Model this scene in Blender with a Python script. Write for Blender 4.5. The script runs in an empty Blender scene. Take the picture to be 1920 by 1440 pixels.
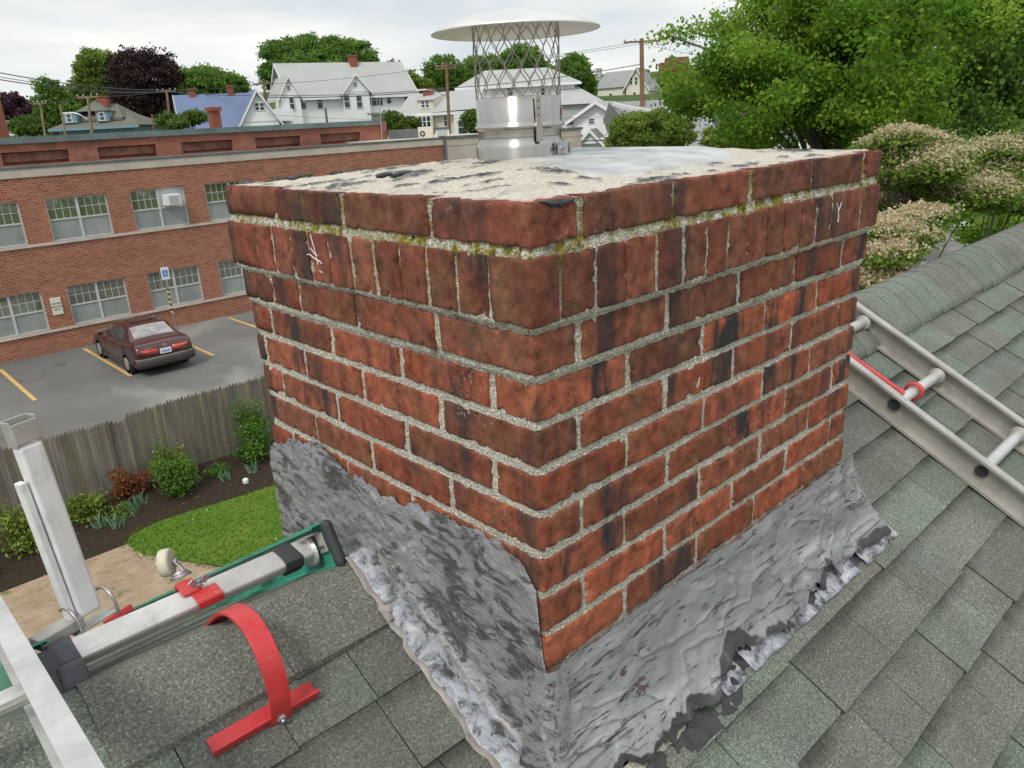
import bpy, math, random
import numpy as np
from mathutils import Vector, Matrix, noise as mn
from math import radians as rad, sin, cos, pi
rnd = random.Random(7)
RS = np.random.RandomState(11)
S = bpy.context.scene
# ---------------- camera ----------------
FPX, YAW, PIT, ROL = 1433.36, 0.829563, 0.334544, 0.052709
CAM = np.array([-0.693157, -0.711113, 0.342936])
_f = np.array([cos(PIT)*cos(YAW), cos(PIT)*sin(YAW), -sin(PIT)])
_r = np.array([sin(YAW), -cos(YAW), 0.0]); _d = np.cross(_f, _r)
_X = cos(ROL)*_r + sin(ROL)*_d; _Y = -sin(ROL)*_r + cos(ROL)*_d
cd = bpy.data.cameras.new("Camera"); cam = bpy.data.objects.new("Camera", cd)
S.collection.objects.link(cam); S.camera = cam
cd.sensor_width = 36; cd.lens = 36*FPX/1920; cd.clip_start = 0.02; cd.clip_end = 3000
M = Matrix(((_X[0], -_Y[0], -_f[0], CAM[0]), (_X[1], -_Y[1], -_f[1], CAM[1]), (_X[2], -_Y[2], -_f[2], CAM[2]), (0, 0, 0, 1)))
cam.matrix_world = M
S.render.resolution_x = 1024; S.render.resolution_y = 768
# ---------------- sky, sun, exposure ----------------
SUN_EL, SUN_AZ = 50, 205          # degrees, azimuth counter-clockwise from +x of where the sun stands
w = bpy.data.worlds.new("World"); S.world = w; w.use_nodes = True
nt = w.node_tree; nt.nodes.clear()
sky = nt.nodes.new('ShaderNodeTexSky'); sky.sky_type = 'NISHITA'; sky.sun_disc = False
sky.sun_elevation = rad(SUN_EL); sky.sun_rotation = rad(90-SUN_AZ)
tc = nt.nodes.new('ShaderNodeTexCoord'); mp = nt.nodes.new('ShaderNodeMapping'); mp.inputs['Scale'].default_value = (1, 1, 4.5)
mp.inputs['Rotation'].default_value = (0.1, 0.05, 0.5)
nz = nt.nodes.new('ShaderNodeTexNoise'); nz.inputs['Scale'].default_value = 1.7; nz.inputs['Detail'].default_value = 6; nz.inputs['Roughness'].default_value = .55
cr = nt.nodes.new('ShaderNodeValToRGB'); cr.color_ramp.elements[0].position = .28; cr.color_ramp.elements[1].position = .60
cr.color_ramp.elements[0].color = (.35, .35, .35, 1)
mx = nt.nodes.new('ShaderNodeMix'); mx.data_type = 'RGBA'
cc = nt.nodes.new('ShaderNodeMix'); cc.data_type = 'RGBA'
nz2 = nt.nodes.new('ShaderNodeTexNoise'); nz2.inputs['Scale'].default_value = 3.0; nz2.inputs['Detail'].default_value = 5
bg = nt.nodes.new('ShaderNodeBackground'); bg.inputs['Strength'].default_value = 0.10
out = nt.nodes.new('ShaderNodeOutputWorld'); L = nt.links.new
L(tc.outputs['Generated'], mp.inputs['Vector']); L(mp.outputs[0], nz.inputs['Vector']); L(mp.outputs[0], nz2.inputs['Vector'])
L(nz.outputs['Fac'], cr.inputs[0]); L(cr.outputs[0], mx.inputs['Factor'])
cc.inputs['A'].default_value = (5.75, 6.2, 6.55, 1); cc.inputs['B'].default_value = (8.1, 8.1, 7.85, 1)
cr2 = nt.nodes.new('ShaderNodeValToRGB'); cr2.color_ramp.elements[0].position = .36; cr2.color_ramp.elements[1].position = .60; L(nz2.outputs['Fac'], cr2.inputs[0]); L(cr2.outputs[0], cc.inputs['Factor'])
sx = nt.nodes.new('ShaderNodeSeparateXYZ'); mr = nt.nodes.new('ShaderNodeMapRange'); mr.inputs['From Min'].default_value = .22; mr.inputs['From Max'].default_value = 1; mr.inputs['To Min'].default_value = 1; mr.inputs['To Max'].default_value = 1.75
gm = nt.nodes.new('ShaderNodeVectorMath'); gm.operation = 'SCALE'; L(tc.outputs['Generated'], sx.inputs[0]); L(sx.outputs['Z'], mr.inputs['Value']); L(mr.outputs[0], gm.inputs['Scale'])
L(sky.outputs[0], mx.inputs['A']); L(cc.outputs['Result'], mx.inputs['B']); L(mx.outputs['Result'], gm.inputs[0]); L(gm.outputs[0], bg.inputs[0]); L(bg.outputs[0], out.inputs[0])
sd = bpy.data.lights.new("Sun", 'SUN'); sun = bpy.data.objects.new("Sun", sd); S.collection.objects.link(sun)
sd.energy = 1.5; sd.angle = rad(14); sd.color = (1, .96, .9)
sun.rotation_euler = Vector((cos(rad(SUN_AZ))*cos(rad(SUN_EL)), sin(rad(SUN_AZ))*cos(rad(SUN_EL)), sin(rad(SUN_EL)))).to_track_quat('Z', 'Y').to_euler()
vs = S.view_settings; vs.view_transform = 'Standard'; vs.look = 'None'; vs.exposure = 0.30; vs.gamma = 1
# ---------------- helpers ----------------
FW = np.array([cos(YAW), sin(YAW), 0.0]); RT = np.array([sin(YAW), -cos(YAW), 0.0])
def at(u, v, D):
    """world point seen in direction (u, v) of the survey picture at D metres of ground distance along the view"""
    d = _f + _X*(u-960)/FPX + _Y*(v-720)/FPX
    return CAM + d*(D/(d@FW))
def tag(o, label=None, cat=None, group=None, kind=None):
    if label: o['label'] = label
    if cat: o['category'] = cat
    if group: o['group'] = group
    if kind: o['kind'] = kind
    return o
def empty(name, loc=(0, 0, 0), rz=0, label=None, cat=None, group=None):
    o = bpy.data.objects.new(name, None); S.collection.objects.link(o); o.location = Vector(loc); o.rotation_euler = (0, 0, rz)
    o.empty_display_size = .1
    return tag(o, label, cat, group)
def link(name, me, mat=None, parent=None, smooth=False):
    o = bpy.data.objects.new(name, me); S.collection.objects.link(o)
    if mat is not None:
        for m_ in (mat if isinstance(mat, (list, tuple)) else [mat]): me.materials.append(m_)
    if parent is not None: o.parent = parent
    if smooth: me.polygons.foreach_set('use_smooth', [True]*len(me.polygons))
    me.update(); return o
class MB:
    """collects vertices and faces for one mesh"""
    def __init__(s): s.v = []; s.f = []; s.m = []; s.mi = 0
    def add(s, vs_, fs_):
        b = len(s.v); s.v += [tuple(map(float, p)) for p in vs_]
        for f in fs_: s.f.append(tuple(b+i for i in f)); s.m.append(s.mi)
    def box(s, c, d, R=None):
        hx, hy, hz = d[0]/2, d[1]/2, d[2]/2
        P = [(sx*hx, sy*hy, sz*hz) for sz in (-1, 1) for sy in (-1, 1) for sx in (-1, 1)]
        if R is not None: P = [tuple(R @ Vector(p)) for p in P]
        P = [(p[0]+c[0], p[1]+c[1], p[2]+c[2]) for p in P]
        s.add(P, [(0, 2, 3, 1), (4, 5, 7, 6), (0, 1, 5, 4), (2, 6, 7, 3), (0, 4, 6, 2), (1, 3, 7, 5)])
    def b2(s, x0, x1, y0, y1, z0, z1): s.box(((x0+x1)/2, (y0+y1)/2, (z0+z1)/2), (x1-x0, y1-y0, z1-z0))
    def bar(s, a, b, w, h, up=(0, 0, 1)):
        a = Vector(a); b = Vector(b); z = (b-a); Ln = z.length; z.normalize(); x = z.cross(Vector(up))
        if x.length < 1e-4: x = z.cross(Vector((0, 1, 0)))
        x.normalize(); y = x.cross(z); R = Matrix((x, y, z)).transposed()
        s.box((a+b)/2, (w, h, Ln), R)
    def tube(s, pts, r, n=8, caps=True):
        pts = [Vector(p) for p in pts]; k = len(pts); rr = r if isinstance(r, (list, tuple)) else [r]*k
        vs_ = []; ref = None
        for i, p in enumerate(pts):
            t = (pts[min(i+1, k-1)]-pts[max(i-1, 0)]).normalized()
            if ref is None:
                ref = t.cross(Vector((0, 0, 1)))
                if ref.length < 1e-3: ref = t.cross(Vector((0, 1, 0)))
            ref = (ref - t*ref.dot(t)).normalized(); q = t.cross(ref)
            for j in range(n):
                a = 2*pi*j/n; vs_.append(p + (ref*cos(a)+q*sin(a))*rr[i])
        fs_ = [(i*n+j, i*n+(j+1) % n, (i+1)*n+(j+1) % n, (i+1)*n+j) for i in range(k-1) for j in range(n)]
        if caps: fs_ += [tuple(range(n))[::-1], tuple((k-1)*n+j for j in range(n))]
        s.add(vs_, fs_)
    def lathe(s, prof, c=(0, 0, 0), n=48):
        vs_ = []; k = len(prof)
        for r, z in prof:
            for j in range(n):
                a = 2*pi*j/n; vs_.append((c[0]+r*cos(a), c[1]+r*sin(a), c[2]+z))
        s.add(vs_, [(i*n+j, i*n+(j+1) % n, (i+1)*n+(j+1) % n, (i+1)*n+j) for i in range(k-1) for j in range(n)])
    def prism(s, poly, y0, y1, f=lambda x, y, z: (x, y, z)):
        """poly in (x,z), extruded along y"""
        n = len(poly); vs_ = [f(x, y0, z) for x, z in poly]+[f(x, y1, z) for x, z in poly]
        s.add(vs_, [tuple(range(n)), tuple(range(2*n-1, n-1, -1))]+[(i, i+n, (i+1) % n+n, (i+1) % n) for i in range(n)])
    def grid(s, P, wrap=False):
        """P[i][j] array of points"""
        P = np.asarray(P); a, b = P.shape[:2]
        s.add(P.reshape(-1, 3), [(i*b+j, i*b+(j+1) % b, (i+1)*b+(j+1) % b, (i+1)*b+j) for i in range(a-1) for j in range(b if wrap else b-1)])
    def mesh(s, name):
        me = bpy.data.meshes.new(name); me.from_pydata(s.v, [], s.f); me.update()
        if any(s.m): me.polygons.foreach_set('material_index', s.m)
        return me
    def build(s, name, mat, parent=None, smooth=False, bevel=0, seg=2):
        o = link(name, s.mesh(name), mat, parent, smooth)
        if bevel:
            m_ = o.modifiers.new('Bevel', 'BEVEL'); m_.width = bevel; m_.segments = seg; m_.limit_method = 'ANGLE'; m_.angle_limit = rad(35)
            m_.harden_normals = False
        return o
def N3(x, y, z, s=1.0, o=0): return mn.noise(Vector((x*s+o, y*s+o*1.7, z*s-o)))
def fbm(x, y, z, s=1.0, o=0, k=4):
    a = 0; g = 1
    for i in range(k): a += g*N3(x, y, z, s, o+i*9.1); s *= 2.03; g *= .5
    return a
def setcol(me, name, cols):
    a = me.color_attributes.new(name, 'FLOAT_COLOR', 'POINT'); a.data.foreach_set('color', np.asarray(cols, dtype=np.float32).ravel())
def lerp(a, b, t): return a+(b-a)*t
def sst(a, b, x): t = max(0, min(1, (x-a)/(b-a))); return t*t*(3-2*t)
# ---------------- materials ----------------
class NM:
    def __init__(s, name, rough=.8, metal=0, spec=.5):
        s.m = bpy.data.materials.new(name); s.m.use_nodes = True; s.t = s.m.node_tree; s.b = s.t.nodes['Principled BSDF']
        s.b.inputs['Roughness'].default_value = rough; s.b.inputs['Metallic'].default_value = metal
        s.b.inputs['Specular IOR Level'].default_value = spec; s.tc = None
    def n(s, ty): return s.t.nodes.new('ShaderNode'+ty)
    def l(s, a, b): s.t.links.new(a, b)
    def co(s, scale=(1, 1, 1), rot=(0, 0, 0), loc=(0, 0, 0), src='Object'):
        if s.tc is None: s.tc = s.n('TexCoord')
        m_ = s.n('Mapping'); m_.inputs['Scale'].default_value = scale; m_.inputs['Rotation'].default_value = rot; m_.inputs['Location'].default_value = loc
        s.l(s.tc.outputs[src], m_.inputs['Vector']); return m_.outputs[0]
    def noise(s, sc, det=4, rough=.55, co=None, dist=0):
        n_ = s.n('TexNoise'); n_.inputs['Scale'].default_value = sc; n_.inputs['Detail'].default_value = det
        n_.inputs['Roughness'].default_value = rough; n_.inputs['Distortion'].default_value = dist
        s.l(co if co is not None else s.co(), n_.inputs['Vector']); return n_.outputs['Fac']
    def vor(s, sc, co=None, feat='F1', out='Distance'):
        n_ = s.n('TexVoronoi'); n_.inputs['Scale'].default_value = sc; n_.feature = feat
        s.l(co if co is not None else s.co(), n_.inputs['Vector']); return n_.outputs[out]
    def ramp(s, f, stops):
        r_ = s.n('ValToRGB'); e = r_.color_ramp.elements
        while len(e) < len(stops): e.new(.5)
        for i, (p, c) in enumerate(stops):
            e[i].position = p; e[i].color = tuple(c)+(1,) if isinstance(c, (tuple, list)) else (c, c, c, 1)
        s.l(f, r_.inputs[0]); return r_.outputs[0]
    def mix(s, f, a, b, mode='MIX'):
        m_ = s.n('Mix'); m_.data_type = 'RGBA'; m_.blend_type = mode
        for k, v_ in (('Factor', f), ('A', a), ('B', b)):
            if isinstance(v_, (int, float)): m_.inputs[k].default_value = v_ if k == 'Factor' else (v_, v_, v_, 1)
            elif isinstance(v_, (tuple, list)): m_.inputs[k].default_value = tuple(v_)+(1,)
            else: s.l(v_, m_.inputs[k])
        return m_.outputs['Result']
    def math(s, op, a, b=0.5):
        m_ = s.n('Math'); m_.operation = op
        for i, v_ in enumerate((a, b)):
            if isinstance(v_, (int, float)): m_.inputs[i].default_value = v_
            else: s.l(v_, m_.inputs[i])
        return m_.outputs[0]
    def attr(s, name, out='Color'):
        a = s.n('Attribute'); a.attribute_name = name; return a.outputs[out]
    def col(s, c):
        if isinstance(c, (tuple, list)): s.b.inputs['Base Color'].default_value = tuple(c)+(1,)
        else: s.l(c, s.b.inputs['Base Color'])
        return s
    def rough(s, f): s.l(f, s.b.inputs['Roughness']); return s
    def bump(s, h, st=.3, dist=.01):
        b_ = s.n('Bump'); b_.inputs['Strength'].default_value = st; b_.inputs['Distance'].default_value = dist
        s.l(h, b_.inputs['Height']); s.l(b_.outputs[0], s.b.inputs['Normal']); return s
def plain(name, c, rough=.7, metal=0, var=.12, sc=6, bump=0, bsc=60, spec=.5):
    q = NM(name, rough, metal, spec); n_ = q.noise(sc, 5)
    lo = tuple(x*(1-var) for x in c); hi = tuple(min(1, x*(1+var)) for x in c)
    q.col(q.ramp(n_, [(.3, lo), (.7, hi)]))
    if bump: q.bump(q.noise(bsc, 3), bump, .004)
    return q.m
MT = {}
def mats():
    # bricks of the chimney: colour of each brick in 'bc', soot and lime stains with shapes of their own
    q = NM('chimney_brick', .85, spec=.25)
    c = q.attr('bc'); z = q.noise(34, 5, .7); c = q.mix(q.ramp(q.noise(16, 4, .6, q.co((1, 1, .5), loc=(3, 3, 3))), [(.46, 0), (.66, .75)]), c, (.165, .085, .048)); c1 = q.mix(1.0, c, q.ramp(z, [(.33, (.45, .39, .36)), (.45, (.86, .83, .81)), (.52, (1.03, 1.02, 1.0)), (.66, (1.5, 1.45, 1.32))]), 'MULTIPLY')
    st = q.noise(11, 5, .62, q.co((1, 1, .26)), .3)
    c2 = q.mix(q.math('MULTIPLY', q.ramp(st, [(.52, 0), (.62, .95)]), q.attr('soot', 'Fac')), c1, (.035, .03, .03))
    sp = q.noise(55, 3, .7); c3 = q.mix(q.math('MULTIPLY', q.ramp(sp, [(.62, 0), (.70, 1)]), .55), c2, (.10, .06, .045))
    lm = q.noise(120, 3, .7); lk = q.noise(5, 3, .5, q.co(loc=(3, 1, 2)))
    c4 = q.mix(q.math('MULTIPLY', q.ramp(lm, [(.57, 0), (.66, .8)]), q.math('ADD', q.ramp(lk, [(.60, 0), (.72, .8)]), .06)), c3, (.42, .34, .29))
    q.col(c4); hb = q.mix(.6, q.noise(110, 5, .7), q.noise(420, 3, .7)); q.bump(hb, .75, .0032); MT['brick'] = q.m
    # mortar: sandy, mossy where the 'moss' attribute says
    q = NM('mortar', .95, spec=.1); g = q.noise(230, 4, .8); v = q.vor(260)
    c = q.ramp(g, [(.32, (.12, .11, .085)), (.42, (.38, .36, .295)), (.54, (.53, .505, .42)), (.62, (.90, .86, .74)), (.72, (1, .98, .9))])
    sootm = q.ramp(q.noise(11, 4, .6, q.co(loc=(5, 2, 1))), [(.56, 0), (.68, .65)])
    c = q.mix(q.math('MULTIPLY', sootm, q.attr('soot', 'Fac')), c, (.06, .055, .05))
    ms = q.math('MULTIPLY', q.attr('moss', 'Fac'), q.ramp(q.noise(38, 5, .7), [(.44, 0), (.56, 1)]))
    c = q.mix(ms, c, q.ramp(q.noise(90, 3), [(.35, (.07, .07, .02)), (.55, (.26, .22, .03)), (.75, (.40, .30, .03))])); q.col(c)
    q.bump(q.mix(.5, g, v), .9, .006); MT['mortar'] = q.m
    # crown: pebbled mortar, tar streaks, smooth white wash (attributes made with the mesh)
    q = NM('crown_gravel', .9, spec=.2); v = q.vor(400); g = q.noise(300, 3, .7)
    c = q.ramp(q.vor(400, out='Color'), [(0, (.44, .40, .33)), (.5, (.62, .58, .49)), (1, (.76, .72, .63))])
    c = q.mix(q.ramp(v, [(.40, 0), (.62, .6)]), c, (.30, .25, .18))
    c = q.mix(q.ramp(g, [(.66, 0), (.72, .7)]), c, (.12, .10, .08))
    tn = q.math('MULTIPLY', q.attr('tar', 'Fac'), q.ramp(q.noise(75, 5, .8, q.co((.7, 1, 1), (0, 0, .6))), [(.36, .15), (.47, 1)]))
    c = q.mix(tn, c, q.ramp(q.noise(120, 4, .7), [(.3, (.02, .022, .025)), (.7, (.11, .115, .125))]))
    c = q.mix(q.ramp(q.noise(9, 6, .75, q.co(loc=(3, 5, 0))), [(.50, 0), (.66, .55)]), c, (.30, .28, .25)); c = q.mix(q.attr('wash', 'Fac'), c, q.ramp(q.noise(14, 5, .6), [(.3, (.30, .31, .31)), (.6, (.50, .515, .50))]))
    c = q.mix(q.attr('rim', 'Fac'), c, q.ramp(q.noise(60, 5), [(.3, (.28, .13, .10)), (.7, (.55, .36, .30))])); q.col(c)
    q.bump(q.mix(q.attr('wash', 'Fac'), q.mix(.5, v, g), q.noise(20, 3)), .6, .003); MT['crown'] = q.m
    # lead on the left face: dark, brushed with roof cement
    q = NM('lead_left', .5, .15, spec=.5); k = q.co((1, .42, 1), (.75, 0, 0)); a = q.noise(9, 4, .6, k, 1.2); b = q.noise(30, 5, .7, k, 1.5)
    c = q.ramp(q.mix(.5, a, b), [(.40, (.075, .068, .062)), (.455, (.10, .092, .086)), (.475, (.235, .228, .225)), (.56, (.29, .285, .285)), (.60, (.34, .35, .37))])
    k2 = q.co((1, .35, 1.2), (.75, 0, 0)); c = q.mix(q.ramp(q.noise(48, 4, .7, k2, 1.6), [(.585, 0), (.615, .85)]), c, (.04, .04, .045))
    c = q.mix(q.math('MULTIPLY', q.ramp(q.noise(34, 5, .75, k2, 1.2), [(.50, 0), (.56, 1)]), q.attr('pale', 'Fac')), c, (.40, .44, .49)); q.col(c)
    q.rough(q.ramp(b, [(.3, .35), (.7, .65)])); q.bump(q.mix(.5, q.noise(48, 4, .7, k2, 1.6), b), .8, .0045); MT['leadL'] = q.m
    # lead on the right face: smooth, light grey
    q = NM('lead_right', .42, .25, spec=.5); k = q.co((.45, 1, 1.2), (0, .5, 0)); a = q.noise(5, 5, .6, k, .5); b = q.noise(30, 6, .72, k, .9)
    c = q.ramp(q.mix(.3, a, b), [(.36, (.17, .165, .16)), (.46, (.265, .26, .265)), (.6, (.33, .33, .34)), (.72, (.45, .46, .49))])
    k2 = q.co((.16, 1, 1.0), (0, .1, 0)); fl = q.noise(46, 5, .74, k2, 1.6); wh = q.ramp(q.noise(6, 3, .5, q.co(loc=(2, 0, 5))), [(.36, 0), (.50, 1)]); c = q.mix(q.math('MULTIPLY', wh, q.ramp(fl, [(.56, 0), (.585, .92)])), c, (.035, .034, .045)); c = q.mix(q.math('MULTIPLY', wh, q.ramp(fl, [(.62, 0), (.65, .6)])), c, (.22, .07, .05)); c = q.mix(q.ramp(q.noise(11, 5, .7, q.co((.3, 1, 1), loc=(1, 2, 8)), 1.2), [(.58, 0), (.63, .75)]), c, (.12, .11, .10)); c = q.mix(q.ramp(q.noise(5, 5, .7, q.co((.5, 1, 1), loc=(4, 2, 1)), .6), [(.55, 0), (.72, .5)]), c, (.50, .52, .56))
    c = q.mix(q.math('MULTIPLY', q.attr('dark', 'Fac'), .93), c, q.ramp(q.noise(40, 4), [(.3, (.018, .018, .018)), (.7, (.06, .055, .05))])); q.col(c)
    q.bump(q.mix(.7, b, fl), .7, .004); MT['leadR'] = q.m
    q = NM('white_flashing', .5, .1); n_ = q.noise(28, 6, .75, q.co((1, 1, 1)), .4)
    q.col(q.ramp(n_, [(.40, (.08, .07, .07)), (.48, (.25, .26, .28)), (.57, (.42, .44, .46)), (.75, (.60, .62, .63))])).bump(n_, .4, .006); MT['whitefl'] = q.m
    q = NM('tar', .35, 0); n_ = q.noise(30, 5, .6); q.col(q.ramp(n_, [(.3, (.012, .012, .012)), (.7, (.05, .048, .045))])).bump(n_, .8, .01); MT['tar'] = q.m
    q = NM('sealant', .7); n_ = q.noise(25, 5, .6); q.col(q.ramp(n_, [(.3, (.17, .155, .14)), (.5, (.27, .245, .22)), (.75, (.38, .355, .33))])).bump(n_, .5, .008); MT['seal'] = q.m
    # shingles
    q = NM('shingle', .95, spec=.15); c = q.attr('sc')
    g = q.noise(215, 4, .85); g2 = q.vor(300, out='Color'); zp = q.noise(5.5, 2, .4, q.co((1, 1, 1), loc=(7, 3, 1)))
    c = q.mix(.65, c, q.ramp(zp, [(.44, (.91, .87, .84)), (.49, (1, 1, 1)), (.54, (1.0, 1.04, .99))]), 'MULTIPLY')
    c = q.mix(.9, c, q.ramp(g, [(.33, (.18, .19, .19)), (.44, (.75, .77, .76)), (.55, (1.12, 1.14, 1.10)), (.62, (2.0, 2.05, 1.95)), (.72, (3.6, 3.6, 3.4))]), 'MULTIPLY')
    c = q.mix(q.ramp(q.noise(1.7, 4), [(.45, 0), (.75, .30)]), c, (.09, .105, .085))
    c = q.mix(.35, c, q.ramp(q.noise(7, 5), [(.3, (.7, .7, .7)), (.7, (1.25, 1.25, 1.22))]), 'MULTIPLY')
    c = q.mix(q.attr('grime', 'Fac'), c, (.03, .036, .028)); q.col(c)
    q.bump(q.mix(.5, g, g2), .8, .004); MT['shingle'] = q.m
    # metals and ladder parts
    q = NM('stainless', .22, 1.0); n_ = q.noise(4, 4, .6, q.co((1, 1, 60))); q.col((.44, .425, .39)); q.b.inputs['Roughness'].default_value = .24; q.b.inputs['Anisotropic'].default_value = .85; q.b.inputs['Anisotropic Rotation'].default_value = .25; tg = q.n('Tangent'); tg.direction_type = 'RADIAL'; tg.axis = 'Z'; q.l(tg.outputs[0], q.b.inputs['Tangent']); MT['steel'] = q.m
    q = NM('cap_lid', .38, .85); q.col(q.ramp(q.noise(9, 4), [(.3, (.66, .65, .61)), (.7, (.78, .77, .73))])); MT['lid'] = q.m
    q = NM('mesh_wire', .35, .9); q.col((.40, .37, .33)); MT['wire'] = q.m
    q = NM('aluminium', .5, .5); n_ = q.noise(6, 6, .7, q.co((1, 1, 1)), .2); sc_ = q.noise(60, 4, .8, q.co((1, .12, .12)))
    q.col(q.mix(q.ramp(sc_, [(.6, 0), (.75, .4)]), q.ramp(n_, [(.3, (.46, .45, .43)), (.55, (.66, .65, .62)), (.75, (.78, .77, .74))]), (.22, .21, .20)))
    q.rough(q.ramp(n_, [(.3, .5), (.7, .32)])); q.bump(sc_, .15, .002); MT['alu'] = q.m
    q = NM('aluminium_bright', .5, .25); n_ = q.noise(14, 6, .7); q.col(q.mix(q.ramp(q.noise(40, 5, .8, q.co((1, 1, .15))), [(.60, 0), (.70, .5)]), q.ramp(n_, [(.3, (.52, .52, .51)), (.5, (.76, .76, .75)), (.8, (.86, .86, .84))]), (.35, .34, .32))).bump(n_, .1, .002); MT['alub'] = q.m
    q = NM('aluminium_dull', .5, .6); n_ = q.noise(9, 6, .7); q.col(q.ramp(n_, [(.3, (.36, .34, .30)), (.55, (.50, .48, .44)), (.8, (.62, .60, .56))])); MT['alud'] = q.m
    q = NM('green_fibreglass', .45); n_ = q.noise(10, 6, .75)
    q.col(q.ramp(n_, [(.28, (.02, .15, .10)), (.5, (.04, .29, .19)), (.66, (.07, .36, .25)), (.78, (.20, .40, .31))])).bump(q.noise(90, 3), .1, .002); MT['green'] = q.m
    q = NM('red_paint', .42); n_ = q.noise(12, 6, .7); sp = q.noise(70, 4, .8)
    q.col(q.mix(q.ramp(q.noise(45, 5, .8, q.co((1, .5, .5))), [(.62, 0), (.66, .6)]), q.mix(q.ramp(sp, [(.64, 0), (.69, .7)]), q.ramp(n_, [(.25, (.42, .02, .022)), (.6, (.58, .045, .045)), (.8, (.62, .11, .11))]), (.62, .35, .33)), (.16, .03, .03))); MT['red'] = q.m
    MT['rubber'] = plain('black_rubber', (.032, .033, .036), .6, var=.4, sc=30, bump=.2)
    MT['rubberg'] = plain('dusty_rubber', (.085, .09, .10), .7, var=.25, sc=25, bump=.2)
    MT['nylon'] = plain('cream_nylon', (.58, .54, .42), .5, var=.12, sc=25)
    MT['zinc'] = plain('zinc', (.42, .42, .43), .38, .7, var=.2, sc=20)
    # site
    q = NM('office_brick', .9, spec=.2); br = q.n('TexBrick'); q.l(q.co((1, 1, 1), (pi/2, 0, 0)), br.inputs['Vector'])
    for k_, v_ in dict(Scale=1.0).items(): br.inputs[k_].default_value = v_
    br.inputs['Brick Width'].default_value = .215; br.inputs['Row Height'].default_value = .0735; br.inputs['Mortar Size'].default_value = .008; br.inputs['Bias'].default_value = 0
    br.inputs['Color1'].default_value = (.23, .075, .045, 1); br.inputs['Color2'].default_value = (.36, .135, .08, 1); br.inputs['Mortar'].default_value = (.42, .30, .22, 1)
    q.col(q.mix(.5, br.outputs['Color'], q.ramp(q.noise(1.3, 6), [(.3, (.75, .75, .75)), (.7, (1.2, 1.15, 1.1))]), 'MULTIPLY')); q.bump(br.outputs['Fac'], .4, .01); MT['obrick'] = q.m
    MT['louvre'] = plain('louvre_brown', (.26, .125, .09), .9, var=.4, sc=2)
    q = NM('stained_brick', .9, spec=.2); n_ = q.noise(.9, 7, .7, q.co((1, 1, 2)))
    c = q.ramp(n_, [(.3, (.16, .075, .055)), (.5, (.28, .115, .08)), (.65, (.34, .15, .10)), (.8, (.36, .21, .16))])
    q.col(q.mix(q.ramp(q.noise(3.3, 6, .75, q.co((1, 1, 1.5))), [(.63, 0), (.70, .8)]), c, (.5, .45, .42))); MT['pbrick'] = q.m
    MT['beige'] = plain('limestone', (.47, .42, .34), .85, var=.14, sc=1.2)
    MT['sill'] = plain('sill_stone', (.52, .46, .40), .85, var=.15, sc=2)
    MT['coping'] = plain('coping_metal', (.13, .14, .14), .5, .3, var=.3, sc=1.5)
    MT['gcoping'] = plain('verdigris_coping', (.15, .20, .19), .5, .3, var=.3, sc=1.1)
    MT['flatroof'] = plain('flat_roof_felt', (.16, .15, .145), .9, var=.3, sc=.7)
    MT['frame'] = plain('window_frame_grey', (.50, .52, .50), .5, var=.06)
    q = NM('window_glass', .06, 0, spec=1.0); q.col((.09, .105, .055)); q.b.inputs['IOR'].default_value = 2.1; q.bump(q.noise(1.2, 2), .15, .05); MT['glass'] = q.m
    q = NM('window_screen', .4); q.col(q.ramp(q.noise(1.1, 3), [(.3, (.20, .225, .21)), (.7, (.31, .335, .32))])); MT['screen'] = q.m
    MT['darkwin'] = plain('dark_window', (.03, .035, .045), .15, spec=.8, var=.3, sc=1)
    q = NM('asphalt', .9, spec=.2); a = q.noise(.25, 6, .6); b = q.noise(30, 3, .7); e = q.noise(.12, 4, .6, q.co((1, .6, 1), loc=(4, 2, 0)), 1.0)
    c = q.ramp(a, [(.3, (.125, .123, .115)), (.55, (.165, .162, .150)), (.75, (.215, .212, .195))])
    c = q.mix(q.ramp(q.noise(.55, 5, .7, q.co(loc=(9, 3, 0))), [(.60, 0), (.68, .6)]), c, (.075, .073, .07)); c = q.mix(q.ramp(e, [(.5, 0), (.6, .75)]), c, (.31, .305, .275)); c = q.mix(.4, c, q.ramp(b, [(.3, .6), (.7, 1.35)]), 'MULTIPLY')
    cr_ = q.vor(.22, q.co((1, 1, 1), loc=(.3, .7, 0)), 'DISTANCE_TO_EDGE'); c = q.mix(q.ramp(cr_, [(.0, .12), (.008, 0)]), c, (.05, .05, .05)); q.col(c); MT['asphalt'] = q.m
    q = NM('parking_paint', .8); q.col(q.mix(q.ramp(q.noise(14, 6, .8), [(.52, 0), (.62, .8)]), q.ramp(q.noise(3, 4), [(.3, (.56, .36, .11)), (.7, (.70, .46, .15))]), (.22, .20, .16))); MT['yellow'] = q.m
    MT['kerb'] = plain('kerb_concrete', (.34, .33, .31), .9, var=.2, sc=2)
    q = NM('lawn', .95, spec=.1); a = q.noise(.7, 5, .6); b = q.noise(40, 4, .8)
    c = q.ramp(a, [(.3, (.06, .12, .016)), (.5, (.085, .155, .018)), (.7, (.14, .165, .028))]); c = q.mix(.6, c, q.ramp(b, [(.3, .5), (.7, 1.5)]), 'MULTIPLY')
    sp = q.vor(2.2, out='Distance'); q.col(q.mix(q.ramp(sp, [(.035, .9), (.05, 0)]), c, (.75, .78, .6))); MT['lawn'] = q.m
    q = NM('mulch', .98, spec=.1); b = q.noise(26, 5, .8); c = q.ramp(b, [(.3, (.018, .012, .008)), (.55, (.06, .042, .03)), (.78, (.15, .11, .085))])
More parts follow.
